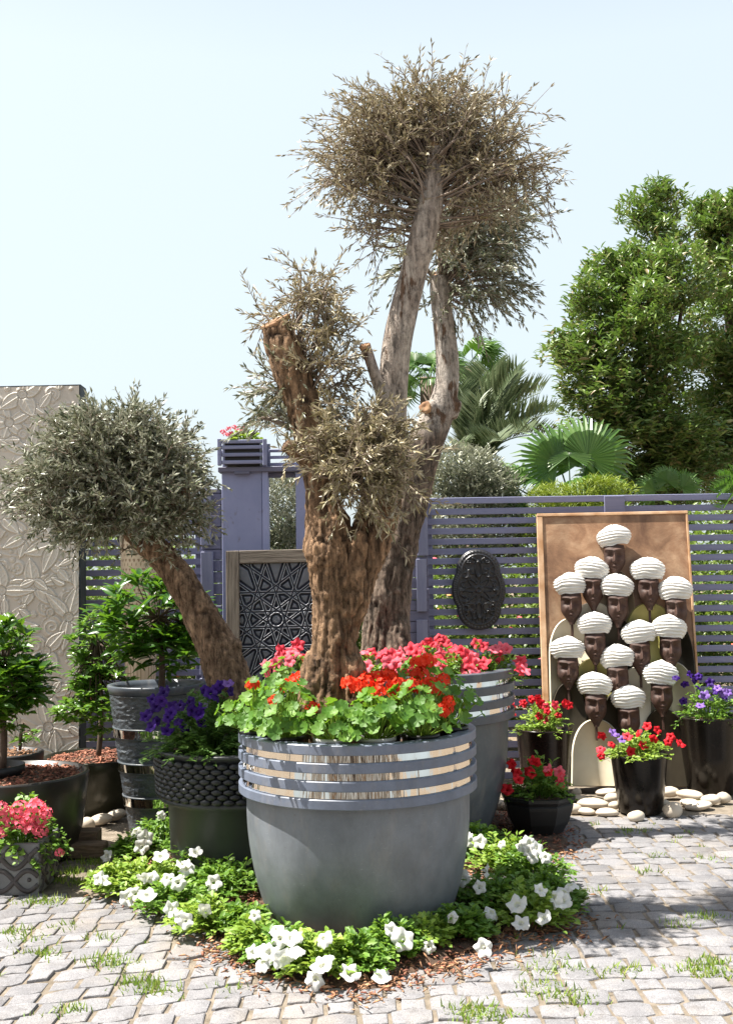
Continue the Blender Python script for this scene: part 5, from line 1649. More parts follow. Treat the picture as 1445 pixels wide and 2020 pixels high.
potted('dark purple petunia plant filling the left of the woven-band planter', wbase + np.array([-0.16, -0.16, 0]), 0.36, 0.36, 2800, M['petunia_dark'], 0.038, 205,
       [(322, 1365, 'purple'), (340, 1395, 'purple'), (331, 1414, 'purple'), (296, 1400, 'purple'), (287, 1412, 'purple'), (298, 1432, 'purple'), (318, 1384, 'purple'), (395, 1398, 'purple'), (372, 1385, 'purple'), (380, 1402, 'purple'), (392, 1408, 'purple'), (308, 1392, 'purple'), (355, 1390, 'purple'), (336, 1405, 'purple'), (350, 1420, 'purple'), (312, 1422, 'purple'), (398, 1425, 'purple'), (366, 1432, 'purple'), (330, 1440, 'purple'), (300, 1378, 'purple')], 0.3, hang=0.06)
potted('dark purple petunia plant at the right of the leaning olive trunk', wbase + np.array([0.18, -0.22, 0]), 0.26, 0.36, 1300, M['petunia_dark'], 0.038, 206,
       [(425, 1358, 'purple'), (436, 1352, 'purple'), (415, 1365, 'purple'), (450, 1347, 'violet'), (456, 1362, 'purple'), (405, 1362, 'purple'), (428, 1372, 'purple')], 0.1, hang=0.0)

# pink petunias in the rear planter
for k, (pa, lab, n, f) in enumerate([(582, 'pink petunia plant showing left of the brown olive trunk', 500, 13), (738, 'pink petunia plant just right of the brown olive trunk', 650, 16), (815, 'pink petunia plant in front of the grey olive trunk', 700, 16),
                        (890, 'pink petunia plant between grey olive trunk and the planter right rim', 700, 18), (965, 'pink petunia plant spilling at the right rim of the slate planter', 600, 15)]):
    X0 = at(pa, 1317, BY)[0]
    off = min(0.98, abs(X0 - BX) / (BR - 0.1))
    b = np.array([X0, BY - (BR - 0.12) * math.sqrt(1 - off * off) * 0.62, BZ - 0.11])
    t = thing('petunia_plant', lab, 'flower', b, 'pink petunias in the slate planter')
    mound(t, b, 0.23, 0.21, n, M['petunia_leaf'], 0.036, 300 + k)
    rs = np.random.default_rng(400 + k)
    for q in range(int(f * 1.25)):
        a = rs.uniform(0, 2 * PI); r = math.sqrt(rs.random()) * 0.22
        P = b + np.array([r * math.cos(a), r * math.sin(a) - 0.01, 0.22 * (1 - (r / 0.26) ** 2) + rs.uniform(0.0, 0.06)])
        put_flower(t, b, P, 'pink_red' if rs.random() < 0.6 else 'pink_pale', rs, 1.0, nrm(P - b) * 0.4)
for k, (dx, dy, lab) in enumerate([(0.25, 0.38, 'pink petunia plant at the back of the slate planter, mostly hidden'), (0.52, 0.12, 'red-pink petunia plant behind the front row of the slate planter')]):
    b = np.array([BX + dx, BY + dy, BZ - 0.11])
    t = thing('petunia_plant', lab, 'flower', b, 'pink petunias in the slate planter')
    mound(t, b, 0.22, 0.22, 400, M['petunia_leaf'], 0.036, 320 + k)
    rs = np.random.default_rng(420 + k)
    for q in range(14):
        a = rs.uniform(0, 2 * PI); r = math.sqrt(rs.random()) * 0.2
        P = b + np.array([r * math.cos(a), r * math.sin(a), 0.24 * (1 - (r / 0.26) ** 2) + rs.uniform(0.0, 0.06)])
        put_flower(t, b, P, 'pink_red', rs, 1.0)

# ------------------------------------------------------------------ geraniums
def ger_leaf(seed):
    rs = np.random.default_rng(seed)
    n = 21
    a = np.linspace(-PI + 0.22, PI - 0.22, n)
    r = 1 + 0.09 * np.cos(a * 7) + rs.normal(0, 0.03, n)
    fold = 0.10 * np.cos(a * 7 + 0.6)
    R1 = np.column_stack([0.15 + r * np.cos(a), r * np.sin(a), 0.20 + fold + rs.normal(0, 0.05, n)])
    R2 = np.column_stack([0.10 + 0.55 * r * np.cos(a), 0.55 * r * np.sin(a), 0.05 + 0.35 * fold])
    V = np.concatenate([[[0, 0, -0.03]], R2, R1])
    k = np.arange(n - 1)
    return V * 0.042, [np.stack([np.zeros(n - 1, int), 1 + k, 2 + k], 1), np.stack([1 + k, 1 + n + k, 2 + n + k, 2 + k], 1)]
GL = [mesh('leaf', *ger_leaf(s), M['geranium']) for s in range(4)]
GP = [  # px of pot, extra depth, leaf count, height, pot colour, plant radius, label
    (508, -0.12, 26, 0.24, 'b', 0.17, 'potted geranium hanging over the left rim of the grey planter'),
    (566, -0.33, 26, 0.24, 'b', 0.16, 'potted geranium in black pot at the front left of the grey planter'),
    (656, -0.42, 24, 0.15, 'g', 0.14, 'low flowerless geranium in pale pot just left of front centre'),
    (742, -0.42, 28, 0.20, 'g', 0.15, 'potted geranium in pale pot at front centre of the grey planter'),
    (828, -0.34, 28, 0.24, 'b', 0.16, 'potted geranium in black pot at front right of the grey planter'),
    (886, -0.10, 18, 0.24, 'b', 0.13, 'potted geranium with one low scarlet head at the right rim'),
    (560, 0.20, 20, 0.30, 'b', 0.16, 'geranium behind the left-hand leaves, beside the brown trunk'),
    (760, 0.02, 18, 0.26, 'b', 0.15, 'geranium with three tall scarlet heads right of the brown trunk'),
    (838, 0.20, 22, 0.30, 'b', 0.16, 'geranium with tall scarlet heads at the back right of the grey planter')]
GH = [(690, 1350, -0.1, 7), (722, 1344, 0.0, 7), (742, 1336, 0.05, 7), (768, 1334, 0.05, 7), (744, 1366, -0.08, 7), (786, 1350, -0.02, 7), (756, 1350, -0.04, 7), (826, 1310, 0.2, 8), (842, 1304, 0.24, 8), (812, 1354, 0.0, 8), (846, 1350, -0.02, 4), (872, 1344, 0.0, 8), (881, 1394, -0.2, 5), (876, 1408, -0.24, 5),
      (572, 1352, 0.1, 6), (596, 1356, 0.1, 6), (540, 1382, -0.25, 1), (614, 1397, -0.2, 1), (498, 1352, 0.0, 0), (706, 1358, -0.1, 7), (862, 1362, -0.1, 8), (884, 1384, -0.22, 5), (868, 1400, -0.24, 5), (828, 1330, 0.15, 8), (778, 1366, -0.1, 7), (612, 1372, 0.05, 6), (590, 1340, 0.15, 6)]
for k, (px_, dy, nl, H, pc, R, lab) in enumerate(GP):
    Y = FYY + dy
    X = at(px_, 1440, Y)[0]
    base = np.array([X, Y, FZ - 0.105])
    t = thing('potted_geranium', lab, 'geranium', base, 'geraniums in the grey planter')
    R, nl = R * 1.22, int(nl * 1.12)
    m = M['nursery_grey'] if pc == 'g' else M['nursery_black']
    npb = obj('nursery_pot', lathe([(0.001, 0.0), (0.066, 0.0), (0.084, 0.105), (0.09, 0.107), (0.09, 0.122), (0.08, 0.122), (0.076, 0.09), (0.001, 0.09)], 48), m, t)
    obj('soil', lathe([(0.077, 0.095), (0.001, 0.11)], 24), M['soil'], npb)
    rs = np.random.default_rng(600 + k)
    stems = []
    for q in range(int(nl * 2.7)):
        a = rs.uniform(0, 2 * PI); r = math.sqrt((q + 0.5) / (nl * 2.7))
        p = np.array([R * r * math.cos(a), R * r * math.sin(a), 0.125 + H * (1 - 0.6 * r ** 2.2) * rs.uniform(0.25, 1.08)])
        d = nrm(np.array([math.cos(a) * (0.3 + r * 0.8), math.sin(a) * (0.3 + r * 0.8) - 0.25, 1.1 - 0.5 * r]) + rs.normal(0, 0.22, 3))
        link('leaf', GL[q % 4], t, p, face_rot(d), rs.uniform(0.45, 0.84))
        st = np.array([p[0] * 0.2, p[1] * 0.2, 0.1])
        tt = np.linspace(0, 1, 5)[:, None]
        mid = np.array([p[0] * 0.5, p[1] * 0.5, p[2] * 0.8])
        stems.append(tube((1 - tt) ** 2 * st + 2 * tt * (1 - tt) * mid + tt * tt * p, 0.0022, 5, False))
    for hx, hy, hd, owner in GH:
        if owner != k: continue
        P = at(hx, hy, FYY + hd - 0.14) - base
        small = hy > 1380 or hx < 530
        link('flower_head', HEAD['scarlet'][int(rs.integers(0, 3))], t, P, face_rot(nrm(np.array([0, -0.3, 1.0]) + rs.normal(0, 0.25, 3))), rs.uniform(0.95, 1.2) * (0.75 if small else 1.0))
        st = np.array([P[0] * 0.3, P[1] * 0.3, 0.12])
        tt = np.linspace(0, 1, 7)[:, None]
        mid = np.array([P[0] * 0.6, P[1] * 0.6, P[2] * 0.7])
        stems.append(tube((1 - tt) ** 2 * st + 2 * tt * (1 - tt) * mid + tt * tt * P, 0.0026, 5, False))
    obj('stems', join(stems), M['petunia_lime'], t, stuff=True)

# pink ivy geranium in the square pot
b = np.array([sp.location.x + 0.02, sp.location.y - 0.02, sqz - 0.05])
t = thing('ivy_geranium', 'pink ivy geranium trailing over the square cast pot', 'geranium', b)
mound(t, b, 0.27, 0.26, 1300, M['petunia_leaf'], 0.032, 701, 0.85, hang=0.16)
rs = np.random.default_rng(702)
gst = []
for (px_, py_, s_) in [(40, 1598, 1.1), (72, 1592, 1.15), (58, 1612, 1.1), (82, 1612, 1.0), (14, 1606, 1.0), (2, 1596, 0.9), (25, 1622, 0.9), (62, 1636, 1.0), (80, 1640, 0.9), (8, 1640, 0.8), (92, 1605, 0.75), (118, 1682, 0.55), (45, 1622, 0.9)]:
    P = at(px_, py_, b[1] - 0.13 - 0.03 * rs.random()) - b
    link('flower_head', HEAD['pink'][int(rs.integers(0, 3))], t, P, face_rot(nrm(np.array([0, -0.6, 0.8]) + rs.normal(0, 0.3, 3))), s_ * 0.95)
    tt = np.linspace(0, 1, 5)[:, None]
    mid = np.array([P[0] * 0.6, P[1] * 0.6, max(P[2], 0.1) * 0.8])
    gst.append(tube(2 * tt * (1 - tt) * mid + tt * tt * P, 0.002, 5, False))
obj('stems', join(gst), M['petunia_leaf'], t, stuff=True)

# flowers in the portal's planter box
b = np.array([at(478, 872, 8.5)[0], 8.53, zat(876, 8.5, 478)])
t = thing('box_geranium', 'pink flowering plant in the slatted box on top of the portal', 'geranium', b)
mound(t, b, 0.17, 0.11, 420, M['petunia_lime'], 0.034, 710, 0.85)
rs = np.random.default_rng(711)
for (px_, py_) in [(440, 852), (450, 846), (462, 843), (470, 850), (455, 855), (478, 846), (447, 858)]:
    link('flower_head', HEAD['pink_small'][int(rs.integers(0, 2))], t, at(px_, py_, 8.45) - b, face_rot((0.1, -0.5, 0.8)), 0.9)

# ------------------------------------------------------------------ leafy shrubs
LANCE_ME = [mesh('leaf', np.array(LANCE[0]) * [1, s, 1], LANCE[1], M['glossy']) for s in (0.34, 0.40, 0.30)]
def shrub_points(blobs, n, rs):
    pos, out = [], []
    wts = np.array([b[2] * b[3] for b in blobs], float); wts /= wts.sum()
    for _ in range(n):
        cx, cy, rx, ry, Y, rd = blobs[int(rs.choice(len(blobs), p=wts))]
        c = at(cx, cy, Y); s = Y / F
        d = nrm(rs.normal(0, 1, 3))
        k = rs.uniform(0.35, 1.0) ** 0.6
        pos.append(c + d * k * np.array([rx * s, rd, ry * s])); out.append(d)
    return np.array(pos), np.array(out)
def shrub(name, label, base, trunk, blobs, nclus, per, L, Wf, m, seed, as_objects=0, proto=LANCE, cat='shrub', group=None, droop=-0.1, stem_m=None):
    rs = np.random.default_rng(seed)
    t = thing(name, label, cat, base, group)
    P, D = shrub_points(blobs, nclus, rs)
    tr = []
    T = np.array(trunk, float)
    Q = catmull(np.column_stack([T[:, :3] - base, T[:, 3]]), 0.05)
    tr.append(tube(Q[:, :3], Q[:, 3], 10))
    top = T[-1, :3]
    for k in range(0, nclus, 2):
        st = T[int(rs.integers(len(T) // 2, len(T))), :3]
        mid = (st + P[k]) / 2 + np.array([0, 0, 0.05])
        tt = np.linspace(0, 1, 7)[:, None]
        tr.append(tube((1 - tt) ** 2 * (st - base) + 2 * tt * (1 - tt) * (mid - base) + tt * tt * (P[k] - base), np.linspace(0.007, 0.002, 7), 5, False))
    obj('stems', join(tr), stem_m or M['twig_dark'], t)
    pos, dd = [], []
    for p, d in zip(P, D):
        az_ = rs.uniform(0, 2 * PI) + np.arange(per) * 2.4
        el = rs.uniform(-0.25, 0.55, per)
        dr = np.stack([np.cos(az_), np.sin(az_), el + droop + 0.25], 1) + d * 0.5
        pos.append(p + rs.normal(0, L * 0.12, (per, 3))); dd.append(nrm(dr))
    pos, dd = np.concatenate(pos), np.concatenate(dd)
    n = len(pos)
    ups = np.array([0, -0.15, 1.0]) + rs.normal(0, 0.3, (n, 3))
    LL = L * rs.uniform(0.6, 1.2, n)
    fm = frames(dd, ups)
    idx = np.argsort(pos[:, 1])            # nearest first
    na = min(as_objects, n)
    for i in idx[:na]:
        R_ = Matrix([list(r) for r in fm[i]])
        o = link('leaf', LANCE_ME[int(rs.integers(0, 3))], t, pos[i] - base, R_.to_euler(), LL[i])
    k = idx[na:]
    if len(k):
        obj('foliage', scatter(proto, pos[k] - base, fm[k], LL[k], LL[k] * Wf), m, t, stuff=True)
    return t
def tpts(l, Y):
    return [tuple(at(x, y, Y)) + (r * Y / F,) for x, y, r in l]
gb = np.array([TX + 0.03, TY + 0.02, tz - 0.09])
M['glossy_mass'] = leafmat('glossy_mass_leaf', [(0.025, 0.075, 0.012), (0.045, 0.13, 0.018), (0.075, 0.18, 0.025)], None, 0.28, 0.3, tcol=(0.16, 0.33, 0.02))
shrub('glossy_shrub', 'dark glossy shrub with long leaves in the tapered chiselled pot', gb, tpts([(318, 1378, 7), (320, 1320, 6), (318, 1280, 5), (312, 1220, 4)], TY),
      [(300, 1215, 95, 75, TY, 0.30), (330, 1280, 80, 45, TY, 0.25), (260, 1250, 55, 60, TY - 0.05, 0.2), (375, 1240, 40, 70, TY, 0.2), (285, 1165, 55, 30, TY, 0.16), (355, 1290, 55, 45, TY, 0.2)], 130, 8, 0.13, 0.34, M['glossy_mass'], 801, 220)
lb = np.array([L2[0] + 0.02, L2[1] + 0.05, L2[2] - 0.02])
shrub('trailing_shrub', 'light green trailing shrub growing from the shiny olive tub', lb, tpts([(195, 1490, 5), (200, 1420, 5), (198, 1340, 4), (190, 1260, 3)], 7.6),
      [(190, 1290, 55, 65, 7.5, 0.22), (215, 1360, 65, 45, 7.4, 0.22), (175, 1395, 55, 30, 7.3, 0.18), (190, 1235, 35, 30, 7.5, 0.14), (130, 1400, 28, 20, 7.25, 0.1), (160, 1330, 30, 40, 7.4, 0.14), (210, 1420, 45, 35, 7.3, 0.16)], 190, 8, 0.08, 0.36, M['glossy_small'], 802)
cb = np.array([ip[0] + 0.03, 6.48, nz - 0.03])
shrub('citrus_tree', 'small bushy citrus tree in the sunken nursery pot at left', cb, tpts([(6, 1515, 7), (8, 1450, 7), (4, 1390, 6), (10, 1320, 5)], 6.48),
      [(15, 1290, 62, 60, 6.48, 0.25), (20, 1370, 65, 50, 6.4, 0.25), (50, 1340, 50, 45, 6.4, 0.2), (-40, 1330, 60, 80, 6.48, 0.25), (78, 1330, 22, 18, 6.4, 0.08), (15, 1250, 36, 24, 6.48, 0.15), (25, 1410, 50, 30, 6.4, 0.2)], 190, 8, 0.10, 0.38, M['citrus'], 803, cat='tree')
rb3 = np.array([L3[0], L3[1], L3[2] - 0.03])
shrub('seedling', 'thin dark-leaved plant in the plain black tub', rb3, tpts([(40, 1480, 3), (42, 1450, 3), (46, 1425, 2)], 7.5), [(45, 1440, 26, 24, 7.5, 0.08), (70, 1452, 14, 10, 7.45, 0.05)], 9, 6, 0.07, 0.36, M['glossy_small'], 804, cat='plant')

# ------------------------------------------------------------------ planting beyond the fence
def bush(name, label, base, blobs, n, per, L, Wf, m, seed, proto=OVAL, cat='bush', group=None, flowers=0, trunk=None, droop=0.0, inner=0.45, lumpy=0.16, clumps=0):
    rs = np.random.default_rng(seed)
    t = thing(name, label, cat, base, group)
    if clumps:
        nb = []
        for b in blobs:
            for _ in range(clumps):
                dq = nrm(rs.normal(0, 1, 3)); f = rs.uniform(0.3, 0.98)
                r_ = rs.uniform(0.22, 0.5)
                nb.append((b[0] + b[3] * dq[0] * f, b[1] + b[4] * dq[1] * f, b[2] + b[5] * dq[2] * f, max(b[3], b[5]) * r_, b[4] * r_, max(b[3], b[5]) * r_ * 0.8))
        blobs = nb
    wts = np.array([b[3] * b[5] for b in blobs], float); wts /= wts.sum()
    ch = rs.choice(len(blobs), n, p=wts)
    B = np.array([list(b[:6]) for b in blobs], float)[ch]
    c, R = B[:, :3], B[:, 3:6]
    d = nrm(rs.normal(0, 1, (n, 3)))
    k = np.where(rs.random(n) < 0.72, rs.uniform(0.82, 1.06, n), rs.uniform(inner, 0.9, n))
    lump = 1 + lumpy * vn(d * 3.1 + c * 1.3 + seed, seed)
    P = c + R * d * (k * lump)[:, None]
    P = P[P[:, 2] > 0.05]
    n = len(P); d = nrm((P - P.mean(0)) * [1, 1, 0.7] + [0, 0, 0.4])
    az_ = rs.uniform(0, 2 * PI, (n, 1)) + np.arange(per)[None] * 2.4
    el = rs.uniform(-0.2, 0.9, (n, per)) + droop
    dr = np.stack([np.cos(az_), np.sin(az_), el], 2) + d[:, None] * 0.45
    pos = (P[:, None] + rs.normal(0, L * 0.3, (n, per, 3))).reshape(-1, 3)
    dr = nrm(dr.reshape(-1, 3))
    q = len(pos)
    LL = L * rs.uniform(0.6, 1.25, q)
    obj('foliage', scatter(proto, pos - base, frames(dr, np.array([0, -0.1, 1.0]) + rs.normal(0, 0.4, (q, 3))), LL, LL * Wf), m, t, stuff=True)
    if trunk:
        tv = []
        for tr in trunk:
            T = np.array(tr, float)
            Q = catmull(np.column_stack([T[:, :3] - base, T[:, 3]]), 0.1)
            tv.append(tube(Q[:, :3], Q[:, 3], 9))
        obj('trunk', join(tv), M['twig_dark'], t)
    if flowers:
        sel = rs.choice(n, flowers)
        fp = P[sel] + d[sel] * 0.04
        FLW = ([(0, 0, 0.3)] + [(math.cos(a) * 0.9, math.sin(a) * 0.9, 0) for a in np.arange(7) * 2 * PI / 7], [[0, 1 + i, 1 + (i + 1) % 7] for i in range(7)])
        obj('blossom', scatter(FLW, fp - base, frames(nrm(rs.normal(0, 1, (flowers, 3)) + [0, -1, 0.5])), 0.032, 0.032), M['pink_pale' if seed % 2 else 'lantana'], t, stuff=True)
    return t
M['lantana'] = leafmat('lantana_blossom', [(0.75, 0.16, 0.12), (0.8, 0.32, 0.08), (0.75, 0.14, 0.22)], None, 0.6, 0.1)
LANT = ['behind the cream vase', 'behind the leaning olive trunk', 'behind the portal', 'behind the lattice panel', 'behind the grey olive trunk', 'behind the iron plaque', 'between plaque and figure panel', 'behind the figure panel', 'behind the figure panel right half', 'behind the fence at the right frame edge', 'behind the fence beyond the purple petunias']
for k, lab in enumerate(LANT):
    x = -2.75 + k * 0.66
    y = 10.2 + 0.3 * math.sin(k * 2.3)
    h = 1.62 + 0.1 * math.sin(k * 1.7)
    bush('lantana_bush', 'lantana bush with pink and orange blossom ' + lab, np.array([x, y, 0]), [(x, y, h * 0.72, 0.55, 0.5, h * 0.30), (x + 0.1, y, h * 0.4, 0.5, 0.45, h * 0.34)], 900, 4, 0.062, 0.62, M['bush_leaf'], 900 + k, flowers=60, group='lantana bushes along the fence')
for k, (x, y, h, r, lab) in enumerate([(-3.2, 12.2, 2.2, 0.9, 'behind the leaf relief panel'), (-1.9, 12.6, 2.25, 0.8, 'behind the leaning olive'), (0.3, 12.8, 2.3, 0.9, 'behind the two olive trunks'), (1.6, 12.4, 2.35, 0.9, 'left of the fan palm'), (2.9, 12.2, 2.35, 0.95, 'under the broad tree'), (4.2, 12.4, 2.4, 1.0, 'under the broad tree at the right'), (-4.6, 12.0, 2.3, 1.0, 'beyond the leaf relief panel, outermost'), (2.2, 11.6, 2.2, 0.8, 'behind the figure panel'), (3.5, 11.5, 2.25, 0.8, 'behind the purple petunia pot'), (-2.6, 11.7, 2.1, 0.7, 'behind the cream vase'), (-0.9, 12.0, 2.2, 0.8, 'behind the lattice panel')]):
    bush('hedge_bush', 'dense green hedge bush ' + lab, np.array([x, y, 0]), [(x, y, h * 0.62, r, 0.7, h * 0.40), (x, y, h * 0.3, r * 0.95, 0.6, h * 0.3)], 1500, 4, 0.085, 0.45, M['bush_leaf'], 930 + k, cat='bush', group='hedge bushes behind the lantana')
def bl(px_, py_, rx, ry, Y, rd):
    c = at(px_, py_, Y); s = Y / F
    return (c[0], c[1], c[2], rx * s, rd, ry * s)
bb = at(556, 1200, 10.3); bb[2] = 0
bush('olive_bush', 'grey-green olive bush seen through the gap of the portal', bb, [bl(556, 1010, 75, 80, 10.3, 0.4), bl(556, 1130, 75, 90, 10.3, 0.4)], 2000, 6, 0.075, 0.2, M['olive_green'], 951, NARROW)
bb = at(925, 1200, 10.7); bb[2] = 0
bush('olive_bush', 'grey-green olive bush above the fence beside the grey olive trunk', bb, [bl(915, 935, 70, 55, 10.7, 0.4), bl(960, 960, 60, 40, 10.6, 0.35), bl(930, 1050, 110, 90, 10.7, 0.45)], 2300, 6, 0.08, 0.22, M['olive_green'], 952, NARROW)
bb = at(1150, 1200, 10.4); bb[2] = 0
bush('feathery_bush', 'yellow-green feathery bush topping the fence above the figure panel', bb, [bl(1090, 985, 50, 26, 10.4, 0.25), bl(1180, 975, 60, 30, 10.4, 0.25), bl(1140, 1040, 110, 60, 10.4, 0.3)], 1500, 7, 0.07, 0.13, M['fern'], 953, NARROW)

# broad trees on the right
YT = 15.5
bb = at(1290, 1200, YT); bb[2] = 0
b2 = at(1440, 1200, YT + 1.2); b2[2] = 0
def tl(l, Y):
    return [tuple(at(x, y, Y)) + (r * Y / F,) for x, y, r in l]
LEAFB = LANCE
bush('broad_tree', 'large broad-leaved green tree with pointed crown right of the palms', bb,
     [bl(1290, 430, 68, 66, YT, 0.7), bl(1285, 520, 105, 90, YT, 1.0), bl(1205, 545, 70, 60, YT - 0.2, 0.7), bl(1250, 640, 140, 110, YT - 0.2, 1.2), bl(1130, 690, 62, 34, YT - 0.3, 0.5), bl(1185, 610, 80, 60, YT - 0.3, 0.7), bl(1190, 740, 105, 80, YT - 0.4, 1.0), bl(1270, 790, 150, 110, YT - 0.4, 1.2), bl(1300, 900, 150, 90, YT - 0.2, 1.0), bl(1200, 850, 90, 80, YT - 0.2, 0.9), bl(1300, 380, 26, 22, YT, 0.3)],
     5400, 8, 0.125, 0.32, M['tree_leaf'], 961, LEAFB, 'tree', lumpy=0.25, clumps=18, trunk=[tl([(1290, 1230, 16), (1290, 1000, 14), (1285, 800, 10), (1290, 560, 6), (1292, 420, 2.5)], YT), tl([(1288, 900, 9), (1230, 780, 6), (1170, 700, 3)], YT), tl([(1286, 800, 8), (1330, 680, 5), (1350, 560, 2.5)], YT)])
bush('broad_tree', 'second broad-leaved tree cut by the right frame edge', b2,
     [bl(1395, 430, 42, 50, YT + 1.2, 0.6), bl(1440, 450, 60, 80, YT + 1.2, 0.8), bl(1430, 560, 85, 90, YT + 1.2, 1.0), bl(1440, 700, 110, 120, YT + 1.0, 1.2), bl(1450, 850, 130, 110, YT + 1.0, 1.2), bl(1400, 900, 100, 80, YT + 0.8, 1.0)],
     4400, 8, 0.13, 0.32, M['tree_leaf'], 962, LEAFB, 'tree', lumpy=0.25, clumps=20, trunk=[tl([(1440, 1230, 16), (1440, 900, 12), (1436, 600, 7), (1435, 420, 3)], YT + 1.2)])

# palms
def fan_geo(seed, nseg=30, arc=4.3, R=1.0, droop=0.35):
    rs = np.random.default_rng(seed)
    V, Fs = [], []
    for k in range(nseg):
        a = PI / 2 + (k / (nseg - 1) - 0.5) * arc
        r = R * rs.uniform(0.88, 1.05) * (1 - 0.18 * abs(k / (nseg - 1) - 0.5))
        w_ = 0.048 * R
        dx, dy = math.cos(a), math.sin(a)
        nx, ny = -dy, dx
        o = len(V)
        zz = 0.06 * abs(k / (nseg - 1) - 0.5)
        dr_ = droop * rs.uniform(0.5, 1.5)
        for f, ww, z in ((0.03, 0.1, 0.0), (0.55, 1.0, 0.02), (0.8, 0.6, -0.06 * dr_ / 0.35), (1.0, 0.05, -dr_ * 0.5)):
            for s in (-1, 0, 1):
                V.append((dx * r * f + nx * s * w_ * ww, dy * r * f + ny * s * w_ * ww - (0.12 * dr_ if f == 1 else 0), z + zz - (0.022 * ww if s == 0 else 0)))
        for i in range(3):
            for s in (0, 1):
                q = o + i * 3 + s
                Fs.append([q, q + 1, q + 4, q + 3])
    P = np.array([(0, -1.0, -0.5), (0, -0.6, -0.22), (0, -0.25, -0.05), (0, 0.04, 0.0)]) * R
    tv, tf = tube(P, [0.02 * R, 0.018 * R, 0.016 * R, 0.012 * R], 6)
    n = len(V)
    return np.array(V + [tuple(v) for v in tv]), Fs + [[i + n for i in f] for f in tf]
FAN = [mesh('frond', *fan_geo(s, 32, 4.4, 1.0, d), M['palm_leaf'], False) for s, d in ((1, 0.55), (2, 0.7), (3, 1.0))]
def frond_rot(axis, normal):
    y = nrm(axis); z = nrm(np.asarray(normal) - y * (np.asarray(normal) @ y)); x = np.cross(y, z)
    return Matrix(np.stack([x, y, z], 1).tolist()).to_euler()
YP = 10.9
pb = at(1120, 1200, YP); pb[2] = 0
fp = thing('fan_palm', 'low fan palm with big pleated fronds just behind the fence', 'palm', pb)
obj('trunk', tube(np.array([at(1120, 1330, YP), at(1122, 1130, YP), at(1120, 990, YP)]) - pb, [0.13, 0.12, 0.09], 12), M['twig_dark'], fp)
for px_, py_, r_, ax_, nm, v in [(1098, 915, 98, (-0.55, -0.1, 0.85), (0.25, -0.95, 0.25), 0), (1158, 905, 105, (0.18, 0.0, 1.0), (-0.15, -0.95, 0.2), 1), (1018, 962, 92, (-0.85, -0.1, 0.35), (0.1, -0.9, 0.5), 2), (1175, 950, 70, (0.7, -0.1, 0.3), (-0.3, -0.85, 0.5), 2),
                                 (1140, 960, 85, (0.1, -0.5, 0.2), (0.0, -0.5, 0.9), 2), (1070, 955, 70, (-0.4, -0.5, 0.1), (0, -0.6, 0.8), 1), (1180, 955, 70, (0.5, -0.5, 0.1), (0, -0.6, 0.8), 2), (1120, 900, 85, (0.0, 0.5, 0.9), (0, -0.9, 0.4), 0)]:
    s = r_ * YP / F
    link('frond', FAN[v], fp, at(px_, py_, YP - 0.15) - pb, frond_rot(ax_, nm), s)
# dark fan palm in the shade under the tree
YP2 = 14.2
pb2 = at(1310, 1200, YP2); pb2[2] = 0
fp2 = thing('fan_palm', 'dark fan palm in the shade below the broad tree', 'palm', pb2)
obj('trunk', tube(np.array([at(1310, 1300, YP2), at(1312, 1000, YP2)]) - pb2, [0.12, 0.1], 10), M['twig_dark'], fp2)
for px_, py_, r_, ax_, nm, v in [(1290, 968, 48, (-0.5, -0.1, 0.6), (0.2, -0.95, 0.3), 2), (1345, 962, 50, (0.5, -0.1, 0.6), (-0.2, -0.95, 0.3), 2), (1315, 950, 42, (0, 0, 1), (0, -1, 0.3), 1)]:
    link('frond', FAN[v], fp2, at(px_, py_, YP2) - pb2, frond_rot(ax_, nm), r_ * YP2 / F)
# far fan palms
for hx, hy, Y, lab, sd_ in ((842, 745, 22.0, 'far fan palm showing between the two olive trunks', 1), (925, 725, 24.0, 'far fan palm right of the pale olive limb', 2)):
    p0 = at(hx, 1200, Y); p0[2] = 0
    t = thing('fan_palm', lab, 'palm', p0)
    hub = at(hx, hy, Y) - p0
    obj('trunk', tube(np.array([(0, 0, 0), (0.05, 0, hub[2] * 0.5), hub]), [0.2, 0.17, 0.15], 10), M['twig_dark'], t)
    rs = np.random.default_rng(sd_)
    for k in range(15):
        a = k * 2.4; el = rs.uniform(-0.5, 1.3)
        ax_ = nrm((math.cos(a), math.sin(a), el))
        link('frond', FAN[k % 3], t, hub + ax_ * 0.5, frond_rot(ax_, (ax_[0] * -0.4, -0.75 + ax_[1] * -0.4, 0.6)), 0.5)
def feather_geo(seed, L=1.0, n=44, drop=0.45, lw=0.012, ll=0.24):
    rs = np.random.default_rng(seed)
    t = np.linspace(0, 1, 16)
    P = np.stack([t * L * (1 - 0.12 * t), 0 * t, (0.34 * t - drop * t ** 2.2) * L], 1)
    tv, tf = tube(P, np.linspace(0.014, 0.003, 16) * L, 5, False)
    pos, dd = [], []
    for s in (-1, 1):
        for k in range(n):
            f = 0.16 + 0.84 * k / (n - 1)
            p = np.array([np.interp(f, t, P[:, 0]), 0, np.interp(f, t, P[:, 2])])
            pos.append(p); dd.append((0.75, s * 0.75, 0.22 + rs.normal(0, 0.12)))
    m = len(pos)
    sc_ = np.array([ll * L * (0.55 + 0.7 * math.sin(PI * min(1, (0.16 + 0.84 * (k % n) / (n - 1)) * 0.95))) for k in range(m)])
    V, Fs = scatter(NARROW, np.array(pos), frames(np.array(dd)), sc_, lw * L * 2.0)
    return join([(tv, [np.array(tf)]), (V, Fs)])
FE = [mesh('frond', *feather_geo(s, 1.0, 60, d, 0.0075, 0.27), M['date_leaf'], False) for s, d in ((1, 0.3), (2, 0.5), (3, 0.75))]
YD = 13.4
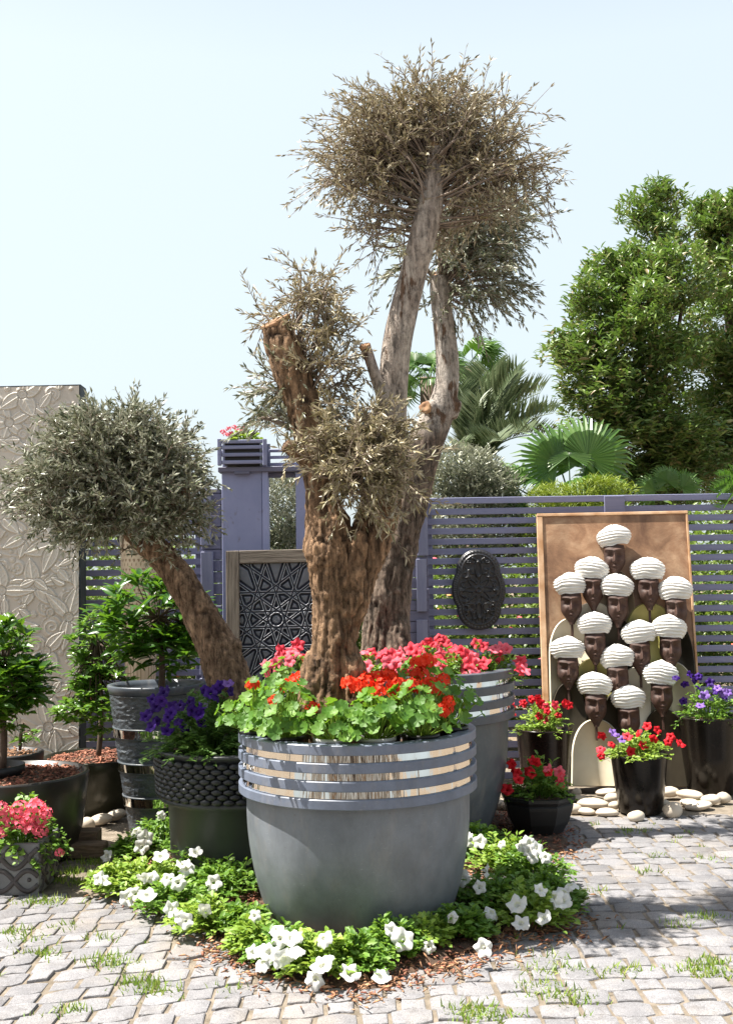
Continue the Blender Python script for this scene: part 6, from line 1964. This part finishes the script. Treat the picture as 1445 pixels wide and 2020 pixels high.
pd = at(935, 1200, YD); pd[2] = 0
dp = thing('date_palm', 'silvery feather-leaved date palm behind the fan palm', 'palm', pd)
hub = at(935, 960, YD)
obj('trunk', tube(np.array([pd, (pd + hub) / 2, hub]) - pd, [0.24, 0.22, 0.2], 12), M['twig_dark'], dp)
for tx, ty, dY, v in [(1020, 735, -0.3, 0), (1065, 775, 0.2, 1), (1090, 815, -0.4, 1), (965, 735, 0.5, 0), (905, 765, 0.3, 0), (1000, 760, 0.6, 0), (870, 830, 0.2, 1), (1045, 850, -0.8, 2), (990, 870, -1.0, 2), (945, 790, -0.5, 1), (1080, 860, 0.4, 2), (900, 880, -0.7, 2)]:
    tip = at(tx, ty, YD + dY)
    dv = tip - hub
    ln = np.linalg.norm(dv)
    rise = {0: 0.04, 1: -0.16, 2: -0.41}[v]
    # local frond tip is (0.88, 0, rise); turn it onto the wanted tip
    e = dv / ln
    yaw = math.atan2(e[1], e[0]); el = math.asin(e[2]) - math.atan2(rise, 0.88)
    R_ = Matrix.Rotation(yaw, 3, 'Z') @ Matrix.Rotation(-el, 3, 'Y')
    link('frond', FE[v], dp, hub - pd, R_.to_euler(), ln / math.hypot(0.88, rise))
YQ = 8.95
pq = at(1500, 1200, YQ); pq[2] = 0
fq = thing('feather_palm', 'feather palm leaning over the fence at the right frame edge', 'palm', pq)
hub = at(1500, 985, YQ)
obj('trunk', tube(np.array([pq, hub]) - pq, [0.1, 0.09], 10), M['twig_dark'], fq)
FE2 = [mesh('frond', *feather_geo(s + 9, 1.0, 34, d, 0.014, 0.26), M['palm_leaf'], False) for s, d in ((1, 0.5), (2, 0.8))]
for tx, ty, dY, v in [(1408, 968, -0.15, 1), (1412, 985, -0.25, 1), (1425, 1005, -0.3, 1), (1418, 940, -0.05, 0), (1440, 925, 0.1, 0), (1560, 930, 0.0, 0), (1580, 1000, -0.1, 1)]:
    tip = at(tx, ty, YQ + dY); dv = tip - hub; ln = np.linalg.norm(dv); e = dv / ln
    rise = {0: -0.16, 1: -0.46}[v]
    yaw = math.atan2(e[1], e[0]); el = math.asin(e[2]) - math.atan2(rise, 0.88)
    link('frond', FE2[v], fq, hub - pq, (Matrix.Rotation(yaw, 3, 'Z') @ Matrix.Rotation(-el, 3, 'Y')).to_euler(), ln / math.hypot(0.88, rise))
